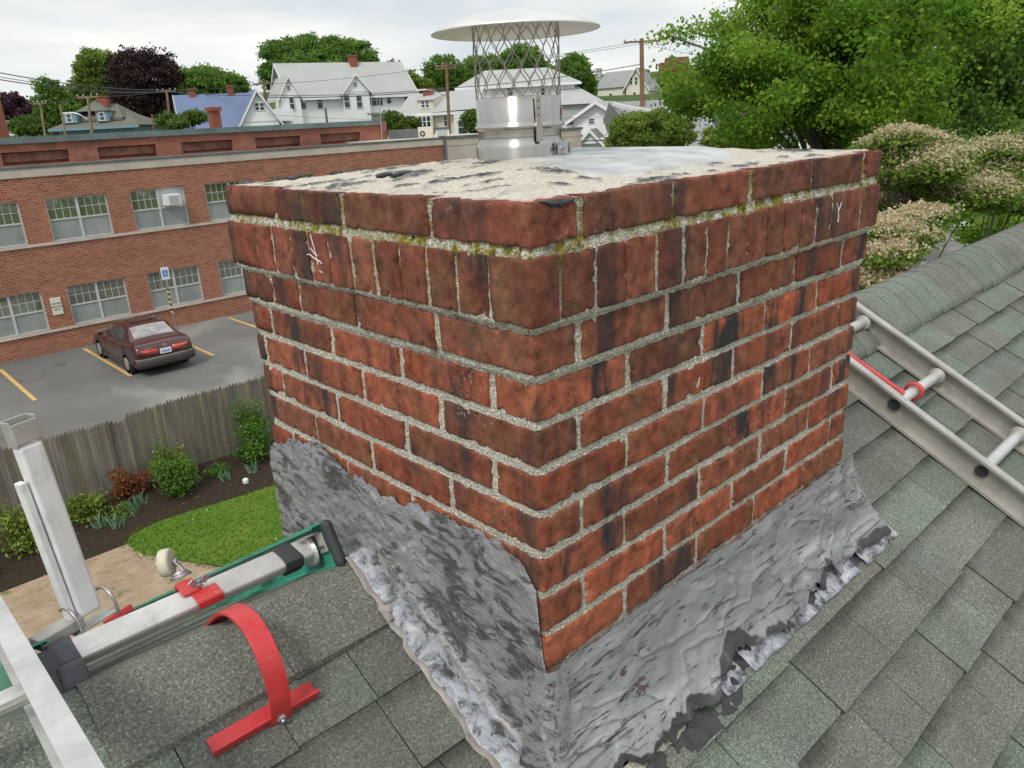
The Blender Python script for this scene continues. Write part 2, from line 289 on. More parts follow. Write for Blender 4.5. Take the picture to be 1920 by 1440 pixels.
    sp = q.vor(5, out='Distance'); q.col(q.mix(q.ramp(sp, [(.06, .9), (.09, 0)]), c, (.42, .33, .27))); q.bump(b, 1, .04); MT['mulch'] = q.m
    q = NM('bare_soil', .98, spec=.1); b = q.noise(4, 6, .7); e = q.noise(30, 4, .8)
    c = q.mix(.5, q.ramp(b, [(.3, (.24, .17, .11)), (.7, (.38, .29, .20))]), q.ramp(e, [(.3, .6), (.7, 1.4)]), 'MULTIPLY')
    q.col(q.mix(q.ramp(q.noise(1.6, 4, .7), [(.6, 0), (.68, .8)]), c, (.09, .13, .03))); MT['soil'] = q.m
    q = NM('terrain', .98, spec=.1); q.col(q.ramp(q.noise(.08, 6, .6), [(.3, (.045, .075, .02)), (.7, (.085, .12, .035))])); MT['terrain'] = q.m
    q = NM('fence_wood', .9, spec=.15); a = q.noise(7, 6, .7, q.co((1, 1, .12))); b = q.attr('pc')
    q.col(q.mix(.8, b, q.ramp(a, [(.3, (.55, .53, .5)), (.6, (1.1, 1.08, 1)), (.8, (1.5, 1.4, 1.25))]), 'MULTIPLY')).bump(a, .4, .01); MT['fence'] = q.m
    MT['polewood'] = plain('pole_wood', (.20, .115, .06), .9, var=.3, sc=2)
    MT['polegrey'] = plain('pole_wood_grey', (.22, .17, .11), .9, var=.3, sc=2)
    MT['wirem'] = plain('cable', (.05, .05, .055), .6, var=.1)
    MT['bark'] = plain('bark', (.085, .07, .055), .95, var=.35, sc=5, bump=.5, bsc=20)
    MT['mulb'] = plain('purple_bark', (.06, .045, .045), .95, var=.3)
    for nm_, c_ in dict(white=(.80, .81, .81), cream=(.68, .61, .50), pale=(.70, .67, .56), blueg=(.19, .30, .34), dbrick=(.16, .055, .04), brickred=(.24, .085, .055), trim=(.74, .75, .75), gwall=(.42, .43, .43)).items():
        q = NM('wall_'+nm_, .8, spec=.2); sd_ = q.n('TexWave'); sd_.wave_type = 'BANDS'; sd_.bands_direction = 'Z'; sd_.inputs['Scale'].default_value = 2.2; sd_.wave_profile = 'SAW'
        q.l(q.co(), sd_.inputs['Vector']); f_ = .14 if nm_ in ('white', 'cream', 'pale') else .06
        q.col(q.mix(f_, q.mix(.6, c_, q.ramp(q.noise(.5, 5), [(.3, .88), (.7, 1.08)]), 'MULTIPLY'), q.ramp(sd_.outputs['Fac'], [(0, .2), (.25, 1)]), 'MULTIPLY')); MT['w_'+nm_] = q.m
    for nm_, c_ in dict(grey=(.38, .385, .365), blue=(.16, .20, .31), dark=(.14, .14, .115), mid=(.27, .275, .265), slate=(.13, .135, .14)).items():
        q = NM('roof_'+nm_, .95, spec=.15); q.col(q.mix(.6, c_, q.mix(.5, q.ramp(q.noise(.6, 5), [(.3, .75), (.7, 1.2)]), q.ramp(q.noise(9, 3, .7, q.co((1, 1, 2))), [(.3, .7), (.7, 1.3)])), 'MULTIPLY')); MT['r_'+nm_] = q.m
def leafmat(name, cols, trans=.35):
    q = NM(name, .6, spec=.25); c = q.ramp(q.attr('lr', 'Fac'), [(i/(len(cols)-1), c_) for i, c_ in enumerate(cols)]); q.col(c)
    tr = q.n('BsdfTranslucent'); q.l(c, tr.inputs['Color']); ms = q.n('MixShader'); ms.inputs[0].default_value = trans
    q.l(q.b.outputs[0], ms.inputs[1]); q.l(tr.outputs[0], ms.inputs[2]); q.l(ms.outputs[0], q.t.nodes['Material Output'].inputs['Surface']); return q.m
mats()
# ================= the chimney =================
WL, WR, P0 = .873, 1.037, .0702
RS_, RZ = .55, -.70                  # slope and height of the near roof plane: z = RZ + RS_*y
RY = .455; RTOP = RZ+RS_*RY; FS = .60
def roofz(y): return RZ+RS_*y if y < RY else RTOP-FS*(y-RY)
chim = empty('chimney', (WR/2, WL/2, -.7), 0, 'square red brick chimney with corbelled top and lead flashing, standing in the shingle roof', 'chimney')
def child(o, p=chim):
    o.parent = p; o.matrix_parent_inverse = Matrix.Translation(-p.location) if p.rotation_euler.z == 0 else (Matrix.Translation(p.location) @ Matrix.Rotation(p.rotation_euler.z, 4, 'Z')).inverted(); return o
def perim(s, o, rc=.007):
    """rounded rectangle round the shaft, from the far left corner along the left face, the right face and the two hidden faces"""
    HL = WL+2*o; HR = WR+2*o; T = 2*(HL+HR); s = s % T
    cs = [0, HL, HL+HR, 2*HL+HR, T]; C4 = [(-o, WL+o), (-o, -o), (WR+o, -o), (WR+o, WL+o), (-o, WL+o)]
    nr = [(-1, 0), (0, -1), (1, 0), (0, 1)]
    for k in range(4):
        if s <= cs[k+1]+1e-9:
            t = (s-cs[k])/(cs[k+1]-cs[k]); a = C4[k]; b = C4[k+1]; p = (lerp(a[0], b[0], t), lerp(a[1], b[1], t)); n = nr[k]
            for kk, d in ((k, s-cs[k]), ((k+1) % 4, cs[k+1]-s)):
                if d < rc:
                    m_ = nr[(kk-1) % 4] if d == s-cs[k] else nr[(k+1) % 4]
                    w_ = .5*(1-d/rc); nx = n[0]*(1-w_)+m_[0]*w_; ny = n[1]*(1-w_)+m_[1]*w_; l_ = math.hypot(nx, ny); nx /= l_; ny /= l_
                    ins = rc*.42*(1-d/rc)**2
                    return p[0]-nx*ins, p[1]-ny*ins, nx, ny
            return p[0], p[1], n[0], n[1]
SOL_L = [.763, .693, .622, .551, .482, .412, .343, .270, .203, .136, .066]
SOL_R = [.042, .113, .182, .256, .324, .388, .452, .516, .580, .643, .708, .769, .835, .900, .966]
COURSES = [  # z0, z1, offset, joints on the left face (y), joints on the right face (x)
 (.1845, .2425, .015, [.661, .428, .190], [.085, .298, .520, .744, .966]),
 (.0800, .1715, .018, SOL_L, SOL_R),
 (.0080, .0690, .008, [.748, .633, .430, .203], [.085, .297, .510, .716, .917]),
 (-.0650, -.0085, 0, [.785, .544, .321, .094], [.206, .413, .626, .836]),
 (-.1345, -.0765, 0, [.835, .663, .451, .224], [.090, .304, .515, .735, .950]),
 (-.2050, -.1465, 0, [.786, .559, .327, .101], [.204, .424, .632, .828]),
 (-.2750, -.2165, 0, [.880-.009, .659, .449, .217], [.093, .315, .520, .732, .945]),
 (-.3450, -.2870, 0, [.775, .548, .330, .105], [.197, .418, .634, .841]),
 (-.4150, -.3575, 0, [.660, .440, .220], [.094, .314, .533, .751, .955]),
 (-.4860, -.4275, 0, [.775, .548, .330, .105], [.198, .415, .625, .843]),
 (-.5560, -.4975, 0, [.660, .440, .220], [.094, .314, .533, .751, .955]),
 (-.6270, -.5680, 0, [.775, .548, .330, .105], [.198, .415, .625, .843]),
]
V = []; F = []; BC = []; SO = []
for ci, (z0, z1, off, jl, jr) in enumerate(COURSES):
    HL = WL+2*off; HR = WR+2*off
    J = [WL+off-y for y in jl]+[HL+off+x for x in jr]
    J += [j+HL+HR for j in J]; J.sort(); T = 2*(HL+HR); J.append(J[0]+T)
    for bi in range(len(J)-1):
        g = .0055+.0030*rnd.random(); g2 = .0055+.0028*rnd.random()
        if ci == 1: g *= .62; g2 *= .62
        a, b = J[bi]+g, J[bi+1]-g2; hid = a % T > HL+HR+.05 and a < T-.05; Z0_, Z1_ = z0, z1
        cell = .0125 if hid else .0048
        if ci >= 9: cell = .009
        ns = max(4, int((b-a)/cell)); nz_ = max(4, int((z1-z0)/cell))
        dz0 = rnd.uniform(-.0012, .0012); dz1 = rnd.uniform(-.0015, .0012); tilt = rnd.uniform(-.0025, .0025); yo = rnd.uniform(-.0014, .0016)
        r0 = .0016+.0020*rnd.random(); seed = rnd.random()*90; tw = rnd.uniform(-.0012, .0012) if ci != 1 else rnd.uniform(-.002, .002)
        hue = rnd.random(); v_ = rnd.uniform(.68, 1.18)
        if ci <= 1: c0 = np.array(lerp(np.array((.235, .066, .042)), np.array((.18, .070, .044)), hue))*v_*.95
        elif ci == 2: c0 = lerp(np.array((.27, .070, .038)), np.array((.17, .066, .042)), hue)*v_
        else: c0 = lerp(np.array((.345, .088, .044)), np.array((.24, .080, .045)), hue)*v_
        if rnd.random() < .12: c0 = c0*np.array((.72, .8, .85))
        soot = (1.0 if ci in (2, 3) else .75 if ci <= 1 else .8)*(.5+.9*rnd.random())
        ea = [.0012, .0030, .0062]; lin = lambda u0, u1, n: [u0+(u1-u0)*i/n for i in range(n+1)]
        if hid: ss = [a, a]+lin(a, b, ns)[1:-1]+[b, b]; zz = [z0, z0]+lin(z0, z1, nz_)[1:-1]+[z1, z1]
        else: ss = [a, a]+[a+t for t in ea[:2]]+lin(a+ea[2], b-ea[2], ns)+[b-t for t in ea[1::-1]]+[b, b]; zz = [z0, z0]+[z0+t for t in ea[:2]]+lin(z0+ea[2], z1-ea[2], nz_)+[z1-t for t in ea[1::-1]]+[z1, z1]
        base = len(V); A = len(ss); B = len(zz)
        for i, s_ in enumerate(ss):
            px, py, nx, ny = perim(s_, off+yo)
            for j, z_ in enumerate(zz):
                ds = min(s_-a, b-s_); dz = min(z_-z0, z1-z_); chip = max(0, fbm(px, py, z_, 60, seed, 3)-.20)*.022
                rr = r0+chip; e = 0
                for d in (ds, dz):
                    if d < rr: q_ = (rr-d)/rr; e += rr*.55*q_*q_
                if i in (0, A-1) or j in (0, B-1): e = .030 if not (j == B-1 and ci == 0) else .075
                e -= .0011*fbm(px, py, z_, 48, seed, 4)+.001*N3(px, py, z_, 12, seed)
                tt = (s_-a)/(b-a)-.5
                # wobble of the arrises
                wob = .0022*fbm(px*1.3, py*1.3, 0, 38, seed+(7 if z_ > (z0+z1)/2 else 0), 2)
                zq = z_+tilt*tt*(1 if ci != 1 else .4)-.0016*(2*(z_-z0)/(z1-z0)-1)+lerp(dz0, dz1, (z_-z0)/(z1-z0))+wob*max(0, 1-dz/.012)
                if j == B-1 and ci == 0: zq -= .004
                sh = tw*((z_-z0)/(z1-z0)-.5)*2
                V.append((px-nx*e-ny*sh, py-ny*e+nx*sh, zq)); BC.append((c0[0], c0[1], c0[2], 1)); SO.append((soot,)*3+(1,))
        for i in range(A-1):
            for j in range(B-1): F.append((base+i*B+j, base+(i+1)*B+j, base+(i+1)*B+j+1, base+i*B+j+1))
me = bpy.data.meshes.new('brickwork'); me.from_pydata(V, [], F); setcol(me, 'bc', BC); setcol(me, 'soot', SO)
child(link('brickwork', me, MT['brick'], smooth=True))
# mortar body with its own roughness
def moff(z):
    return sst(-.012, .002, z)*.008+sst(.066, .076, z)*.010-sst(.172, .182, z)*.003-.0048
V = []; C1 = []; C2 = []
zs = list(np.arange(-.80, .2385, .0058)); nS = 0
T0 = 2*(WL+WR); ssl = list(np.arange(0, WL+WR, .0062))+list(np.arange(WL+WR, T0, .02)); ssl[-1] = T0
for z_ in zs:
    o_ = moff(z_)
    for s_ in ssl:
        HL, HR = WL+2*o_, WR+2*o_; s2 = s_/T0*2*(HL+HR)
        px, py, nx, ny = perim(s2, o_, .01)
        e = .0018*fbm(px, py, z_, 55, 3, 3)+.0012*rnd.uniform(-1, 1)+.0018*N3(px, py, z_, 9, 5)
        V.append((px+nx*e, py+ny*e, z_))
        mo = sst(.06, .10, z_)*(.35+.8*sst(.12, .18, z_))*(.8+1.2*N3(px, py, z_, 7, 21)+(.35 if px < .0 else 0))
        C1.append((max(0, min(1, mo)),)*3+(1,)); C2.append((1.0 if z_ > -.06 else .35,)*3+(1,))
a, b = len(zs), len(ssl)
me = bpy.data.meshes.new('mortar'); me.from_pydata(V, [], [(i*b+j, i*b+j+1, (i+1)*b+j+1, (i+1)*b+j) for i in range(a-1) for j in range(b-1)])
setcol(me, 'moss', C1); setcol(me, 'soot', C2); child(link('mortar_joints', me, MT['mortar'], smooth=True))
# crown
def inpoly(x, y, P):
    c = False; j = len(P)-1; dm = 9
    for i in range(len(P)):
        x1, y1 = P[i]; x2, y2 = P[j]
        if (y1 > y) != (y2 > y) and x < (x2-x1)*(y-y1)/(y2-y1)+x1: c = not c
        t = max(0, min(1, ((x-x1)*(x2-x1)+(y-y1)*(y2-y1))/((x2-x1)**2+(y2-y1)**2))); dm = min(dm, math.hypot(x-x1-t*(x2-x1), y-y1-t*(y2-y1))); j = i
    return dm if c else -dm
WASH = [(.60, .68), (.40, .50), (.34, .36), (.30, .24), (.26, .12), (.34, .085), (.46, .10), (.60, .09), (.72, .14), (.80, .24), (.80, .5), (.72, .66)]
TARS = [(.10, .50, .20, .05, .5), (.16, .30, .16, .028, .75), (.26, .18, .13, .03, .75), (.07, .62, .12, .03, .45), (.34, .03, .15, .024, -.1), (.52, .03, .16, .02, -.05), (.08, .17, .07, .010, .7), (.95, .10, .12, .05, .2), (.20, .62, .10, .03, .6), (.30, .40, .10, .02, .7), (.70, .0, .1, .015, 0), (.86, .8, .2, .03, 0)]
V = []; A1 = []; A2 = []; A3 = []; nx_, ny_ = 190, 165
for i in range(nx_):
    for j in range(ny_):
        x = -.010+(WR+.02)*i/(nx_-1); y = -.010+(WL+.02)*j/(ny_-1)
        d = min(x+.012, WR+.012-x, y+.012, WL+.012-y)
        dome = .020*sst(0, .33, d)+.006*sst(.1, .4, d); ed = d-.013-.020*max(0, fbm(x, y, 0, 9, 40, 3)+.15)
        wsh = sst(-.012, .012, inpoly(x, y, WASH)+.02*fbm(x, y, 0, 14, 8, 3))
        z_ = .2405+dome+.0022*fbm(x, y, 0, 26, 1, 3)*(1-.8*wsh)+.0010*rnd.uniform(-1, 1)*(1-wsh)+.003*wsh
        tr = 0
        for (tx, ty, ta, tb, an) in TARS:
            ca, sa = cos(-an), sin(-an); ux = (x-tx)*ca+(y-ty)*sa; uy = -(x-tx)*sa+(y-ty)*ca
            tr = max(tr, 1-((ux/ta)**2+(uy/tb)**2))
        tr = sst(.0, .42, tr*.75+1.0*fbm(x*.7+y*.2, y*.8-x*.3, 0, 24, 77, 5)-.28)*(1-wsh)
        z_ += .003*tr
        z_ = lerp(.2385, z_, sst(-.006, .010, ed)); rim = 1-sst(-.001, .007, ed)
        V.append((x, y, z_)); A1.append((tr,)*3+(1,)); A2.append((wsh,)*3+(1,)); A3.append((rim,)*3+(1,))
me = bpy.data.meshes.new('crown'); me.from_pydata(V, [], [(i*ny_+j, (i+1)*ny_+j, (i+1)*ny_+j+1, i*ny_+j+1) for i in range(nx_-1) for j in range(ny_-1)])
setcol(me, 'tar', A1); setcol(me, 'wash', A2); setcol(me, 'rim', A3); child(link('crown', me, MT['crown'], smooth=True))
def thread(pts, r): mb = MB(); mb.tube(smoothq(pts), r, 5); child(mb.build('lime_trace', MT['w_trim']))
def smoothq(P):
    for _ in range(2):
        Q = [P[0]]
        for a, b in zip(P, P[1:]): Q += [tuple(lerp(a[i], b[i], .25) for i in range(3)), tuple(lerp(a[i], b[i], .75) for i in range(3))]
        P = Q+[P[-1]]
    return P
thread([(-.0196, .532, .166), (-.0205, .528, .155), (-.0205, .524, .146), (-.0205, .520, .126), (-.0205, .517, .114)], .0009)
thread([(-.0205, .552, .128), (-.021, .542, .131), (-.0205, .530, .124), (-.0205, .512, .121), (-.0205, .503, .117)], .0010)
thread([(-.0205, .536, .142), (-.0205, .528, .134), (-.0205, .516, .130)], .0008)
thread([(-.0205, .515, .103), (-.0205, .506, .100)], .0008)
thread([(.842, -.0205, .150), (.850, -.0205, .138), (.855, -.0205, .120), (.852, -.0205, .112)], .0009)
thread([(.862, -.0205, .150), (.853, -.0205, .135)], .0008)
# loose tar lumps on the crown
mb = MB()
def lump(mb, c, r, sc=(1, 1, .6), n=10, seed=0):
    P = []
    for i in range(n):
        th = pi*i/(n-1)
        P.append([(c[0]+r*sc[0]*sin(th)*cos(2*pi*j/n)*(1+.35*fbm(sin(th)*cos(2*pi*j/n), sin(th)*sin(2*pi*j/n), cos(th), 1.6, seed, 3)),
                   c[1]+r*sc[1]*sin(th)*sin(2*pi*j/n)*(1+.35*fbm(sin(th)*cos(2*pi*j/n), sin(th)*sin(2*pi*j/n), cos(th), 1.6, seed, 3)), c[2]+r*sc[2]*cos(th)) for j in range(n)])
    mb.grid(P, True)
for k, (x, y, r) in enumerate([(.30, .335, .0065), (.17, .50, .017), (.195, .475, .015), (.15, .53, .012), (.05, .70, .008)]):
    mb = MB(); lump(mb, (x, y, .2535), r, (1.6, .8, .5) if k else (1, 1, .9), 22, k*3); child(mb.build('tar_lump', MT['tar'], smooth=True))
mb = MB(); P = []
for i in range(30):
    t = i/29; x = .006+.085*t; ww = .006*(1+.8*fbm(x, 0, 0, 60, 4, 2))*sin(pi*min(1, t*1.1+.05)); P.append([(x, -.0135-.004*sin(pi*k/4)-.0015*fbm(x, k, 0, 50, 2, 2), .2425-.003*t-ww*k/2) for k in range(5)])
mb.grid(P); child(mb.build('tar_smear', MT['tar'], smooth=True))
# lead flashing, left face
LT = [(-.02, -.478), (.0, -.475), (.008, -.40), (.012, -.335), (.035, -.305), (.10, -.290), (.21, -.287), (.35, -.309), (.454, -.306), (.57, -.300), (.66, -.281), (.79, -.300), (.90, -.368), (.96, -.39)]
def interp(P, x):
    for (a, b), (c, d) in zip(P, P[1:]):
        if x <= c: return b+(d-b)*(x-a)/(c-a)
    return P[-1][1]
V = []; A1 = []; ny_, nv = 190, 110
for i in range(ny_):
    y = -.012+(.905)*i/(ny_-1)
    zt = interp(LT, y)+.014*fbm(y, 0, 0, 18, 9, 4)+.006*fbm(y, 0, 0, 90, 2, 2)
    zb = roofz(y)
    for j in range(nv):
        t = j/(nv-1); L1 = zt-zb; fl = .066+.012*fbm(y, 0, 3, 9, 4, 3)
        s_ = t*(L1+fl-.02)
        if s_ < L1-.035: x = -.003; z_ = zt-s_
        else:
            u_ = min(1, (s_-(L1-.035))/.055); x = -.003-.055*u_**1.6*.6; z_ = (zt-(L1-.035))-.030*(1-(1-u_)**2)
            if s_ > L1+.02: x -= (s_-L1-.02)*1.0
        k_ = min(1, t*12); disp = k_*(.0045*fbm(y, z_, 1, 11, 6, 3)+.0034*fbm(y*.8+z_*.6, z_*.8-y*.6, 2, 46, 3, 4)+.001)
        # a vertical lap in the sheet and a crease
        disp += .004*sst(.003, -.001, abs(y-.345)-.002)*k_
        x -= max(-.001, disp)+.0015
        V.append((x, y, max(z_, roofz(y)+.011+.008*sst(.315, .325, y)+(.003*N3(y, x, 0, 40, 1)))))
        A1.append((sst(.80, .95, t)*.95+.55*sst(.035, .0, s_)+.12,)*3+(1,))
me = bpy.data.meshes.new('flash'); me.from_pydata(V, [], [(i*nv+j, i*nv+j+1, (i+1)*nv+j+1, (i+1)*nv+j) for i in range(ny_-1) for j in range(nv-1)]); setcol(me, 'pale', A1)
o = child(link('lead_flashing', me, MT['leadL'], smooth=True)); o['label'] = 'dark lead sheet smeared with roof cement on the left face'
# pale strip and sealant bead where the left sheet meets the shingles
def ribbon(name, pts, w0, th, mat, seed, n=5, smooth=True, rz=lambda y: roofz(y)+.009*sst(.315, .325, y), jag=.3):
    P = []
    for i in range(len(pts)):
        x, y = pts[i]; a = Vector(pts[max(0, i-1)]); b = Vector(pts[min(len(pts)-1, i+1)]); d = (b-a).normalized(); nn = Vector((d.y, -d.x)); row = []
        ww = w0*(1+jag*fbm(x, y, 0, 25, seed, 3)*1.6)
        for k in range(n+1):
            q_ = k/n*2-1; xx = x+nn.x*q_*ww/2; yy = y+nn.y*q_*ww/2; row.append((xx, yy, rz(yy)+.008+th*(1-q_*q_)*(1+.5*fbm(xx, yy, 0, 30, seed, 2))))
        P.append(row)
    mb = MB(); mb.grid(P); return child(mb.build(name, mat, smooth=smooth))
line = lambda a, b, n: [(lerp(a[0], b[0], i/(n-1)), lerp(a[1], b[1], i/(n-1))) for i in range(n)]
ptsL = [(-.052-.010*fbm(t, 0, 0, 9, 3, 3), -.02+.475*t) for t in np.linspace(0, 1, 120)]
ribbon('pale_strip', ptsL, .048, .006, MT['whitefl'], 5, n=9, jag=.2)
ptsS = [(x-.024, y) for x, y in ptsL]; ribbon('sealant_bead', ptsS, .015, .0025, MT['seal'], 6)
for k, (x, y, r) in enumerate([(-.070, .345, .013), (-.045, -.012, .010)]):
    mb = MB(); lump(mb, (x, y, roofz(y)+.012), r, (1, 1.3, .6), 22, k*7+1); child(mb.build('sealant_dab', MT['seal'], smooth=True))
# lead flashing, right face
V = []; A1 = []; nx_, nv = 230, 90; hollow_shade = [(.46, .97, .09, .16), (.62, 1.0, .05, .10), (.86, 1.0, .05, .12), (1.06, .97, .04, .13), (.28, .99, .12, .12), (.12, 1.0, .1, .08)]  # shade of the hollows along the lower edge, put into the colour
for i in range(nx_):
    x = -.03+1.125*i/(nx_-1); zt = -.489+.006*fbm(x, 1, 0, 12, 3, 3)-.05*sst(.0, -.03, x)
    for j in range(nv):
        t = j/(nv-1)
        ext = .93+.13*fbm(x, 0, 0, 7, 12, 3)+.10*fbm(x, 0, 0, 26, 5, 3)-.10*sst(.05, .0, abs(x-.47)-.02)-.07*sst(.04, .0, abs(x-.87))
        s_ = t*ext
        y = -.003-.072*s_**1.5; z_ = zt-(zt-roofz(-.075)-.014)*s_**.93
        fl = sst(1.02, 1.09, x); y -= .02*fl*s_; xx = x+.07*fl*s_*s_
        k_ = min(1, t*10); dsp = k_*((.008+.008*t)*fbm(x, z_, 3, 6.5, 2, 3)+(.0015+.003*t*t)*fbm(x*.7, z_, 4, 24, 8, 3)+.0015+.005*t*abs(fbm(x, z_, 9, 13, 1, 2)))
        dk = 0
        for (hx, ht, hw, hh) in hollow_shade:
            g_ = 1-((x-hx)/hw)**2-((t-ht)/hh)**2+.5*fbm(x, z_, 0, 22, 5, 2); dk = max(dk, sst(0, .25, g_))
        rg = 1-min(1, abs(fbm(x*.8+.15*fbm(x, z_, 1, 5, 3, 2), z_*1.3, 5, 7, 31, 3))*7); dsp += k_*(.002+.006*t)*rg*rg
        lip = sst(.80, 1.0, t)*(.004+.016*max(0, fbm(x, 0, 0, 11, 77, 2)+.25)); z_ += lip; y -= lip*.4
        y -= max(-.002, dsp)+.001
        V.append((xx, y, max(z_, roofz(y)+.016))); A1.append((dk,)*3+(1,))
me = bpy.data.meshes.new('flash'); me.from_pydata(V, [], [(i*nv+j, i*nv+j+1, (i+1)*nv+j+1, (i+1)*nv+j) for i in range(nx_-1) for j in range(nv-1)]); setcol(me, 'dark', A1)
o = child(link('lead_flashing', me, MT['leadR'], smooth=True)); o['label'] = 'pale grey rippled lead sheet under the right face'
# corner fold
mb = MB(); P = []
for i in range(60):
    z_ = lerp(-.30, -.70, i/59); sp = .004+.022*sst(-.45, -.70, z_); row = []
    for k, (dx, dy) in enumerate([(-.008, .035), (-.010, .018), (-.011, .0), (-.007, -.009), (.006, -.013), (.022, -.011), (.036, -.009)]):
        e = .003*fbm(dx, dy, z_, 30, 4, 3); row.append((dx-(sp if k < 3 else sp*.7)+e, dy-(sp if k > 2 else 0)+e, z_+.004*N3(k, z_, 0, 20, 2)))
    if z_ < -.47 or True: P.append(row if z_ < -.46 else [(p[0]+.006, max(p[1], -.006) if n_ > 3 else p[1], p[2]) for n_, p in enumerate(row)])
mb.grid([r_[:4] if False else r_ for r_ in P if r_[0][2] < -.47]); o = child(mb.build('corner_fold', MT['leadL'], smooth=True)); setcol(o.data, 'pale', [(.25, .25, .25, 1)]*len(o.data.vertices))
# white base flashing on the shingles under the right face, in ragged lengths
for a_, b_ in ((.40, .475), (.50, .80), (.80, .99), (1.03, 1.22)):
    n = int((b_-a_)/.006); P = []
    for i in range(n+1):
        x = lerp(a_, b_, i/n); yo = -.092+.006*fbm(x, 0, 0, 14, 3, 3); P.append([(x+.004*N3(k, x, 0, 9, 2), lerp(-.03, yo, k/6), roofz(lerp(-.03, yo, k/6))+.013+.003*fbm(x, k*.02, 0, 30, 1, 2)) for k in range(7)])
    mb = MB(); mb.grid(P); o = mb.build('base_flashing', MT['whitefl'], smooth=True); so = o.modifiers.new('Solid', 'SOLIDIFY'); so.thickness = .002; child(o)
# tar and gritty mortar at the near end of the right face
P = []
for i in range(200):
    x = lerp(-.02, 1.10, i/199); wv = lerp(.085, .046, sst(.40, .47, x))+.014*fbm(x, 0, 0, 12, 3, 3); row = []
    for k in range(14):
        y = -.035-wv*k/13; row.append((x, y, roofz(y)+.009+(.012*fbm(x, y, 0, 26, 6, 3)+.001)*sin(pi*k/13)))
    P.append(row)
mb = MB(); mb.grid(P); child(mb.build('tar_patch', MT['tar'], smooth=True))
gl = [(x, -.068-.010*fbm(x, 0, 0, 12, 7, 3)+.010*sst(.2, .4, x)) for x in np.linspace(.0, .40, 120)]
ribbon('grit_strip', gl, .017, .020, MT['mortar'], 9, jag=.6)
for o in bpy.data.objects:
    if o.name.startswith('grit_strip'): setcol(o.data, 'moss', [(0, 0, 0, 1)]*len(o.data.vertices)); setcol(o.data, 'soot', [(0, 0, 0, 1)]*len(o.data.vertices))
# ================= flue cap =================
CX, CY, BZ = .425, .448, .258
fc = empty('flue_cap', (CX, CY, BZ), 0, 'round stainless steel flue cap with mesh sides and domed lid on the chimney crown', 'chimney cap')
R0 = .0885
mb = MB(); mb.lathe([(R0, -.02), (R0, .030), (R0-.002, .037), (R0-.006, .042), (R0-.006, .050)], (0, 0, 0), 64); mb.build('collar', MT['steel'], fc, True)
mb = MB(); mb.lathe([(R0-.006, .048), (R0-.006, .062), (R0-.004, .064), (R0+.0015, .067), (R0+.0015, .070), (R0-.003, .073), (R0-.003, .078), (R0-.004, .080), (R0-.004, .1225), (R0-.0055, .1235), (R0-.0055, .05)], (0, 0, 0), 64); mb.build('flue_pipe', MT['steel'], fc, True)
mb = MB()
th0 = math.atan2(CAM[1]-CY, CAM[0]-CX)
nD = 17; zb_, zt_ = .120, .262; rows = 5
def cyl(th, z_, r=R0-.006): return (r*cos(th), r*sin(th), z_)
for k in range(nD):
    for sg in (-1, 1):
        pts = []
        for i in range(rows*6+1):
            t = i/(rows*6); fr = (t*rows) % 2; tri = fr if fr < 1 else 2-fr; tri = tri*tri*(3-2*tri)
            pts.append(cyl(th0+.1+2*pi*(k+.5*sg*tri+.0)/nD, lerp(zb_, zt_, t), R0-.0055+.0006*sg))
        mb.tube(pts, .0010, 4, False)
mb.build('mesh_screen', MT['wire'], fc, True)
mb = MB(); mb.lathe([(.0, .256), (.076, .258), (.118, .253), (.142, .246), (.159, .240), (.1615, .2395), (.1625, .241), (.159, .2445), (.142, .254), (.104, .267), (.057, .275), (.0, .277)], (0, 0, 0), 96); mb.build('lid', MT['lid'], fc, True)
mb = MB(); ths = th0+.42; c_, s_ = cos(ths), sin(ths); Rz_ = Matrix.Rotation(ths, 3, 'Z')
mb.box(((R0+.001)*c_, (R0+.001)*s_, .084), (.003, .0125, .078), Rz_); mb.box(((R0+.003)*c_, (R0+.003)*s_, .060), (.003, .0125, .040), Rz_)
mb.build('strap', MT['steel'], fc, bevel=.0008)
for z_ in (.064, .088, .100, .113):
    mb = MB(); mb.tube([((R0+.002)*c_, (R0+.002)*s_, z_), ((R0+.0038)*c_, (R0+.0038)*s_, z_)], .0016, 8); mb.build('rivet', MT['wirem'], fc)
mb = MB(); ths = th0+1.02
for sg in (-1, 1): mb.box(((R0+.012)*cos(ths+sg*.07), (R0+.012)*sin(ths+sg*.07), .026), (.022, .004, .022), Matrix.Rotation(ths, 3, 'Z'))
mb.tube([((R0+.014)*cos(ths-.2), (R0+.014)*sin(ths-.2), .026), ((R0+.014)*cos(ths+.2), (R0+.014)*sin(ths+.2), .026)], .004, 8)
mb.build('clamp_bolt', MT['zinc'], fc, bevel=.001)
mb = MB(); ths = th0+.80
for dz, dt in ((0, 0), (.006, .0), (0, .05), (.008, .02)): mb.box(((R0+.0008)*cos(ths+dt), (R0+.0008)*sin(ths+dt), .026+dz), (.001, .0018, .005), Matrix.Rotation(ths, 3, 'Z'))
mb.build('stamp_marks', MT['wirem'], fc)
q = NM('label_orange', .6); q.col((.62, .36, .18)); mb = MB(); ths = th0+1.45
mb.box(((R0-.0025)*cos(ths), (R0-.0025)*sin(ths), .094), (.001, .016, .016), Matrix.Rotation(ths, 3, 'Z')); mb.build('sticker', q.m, fc)
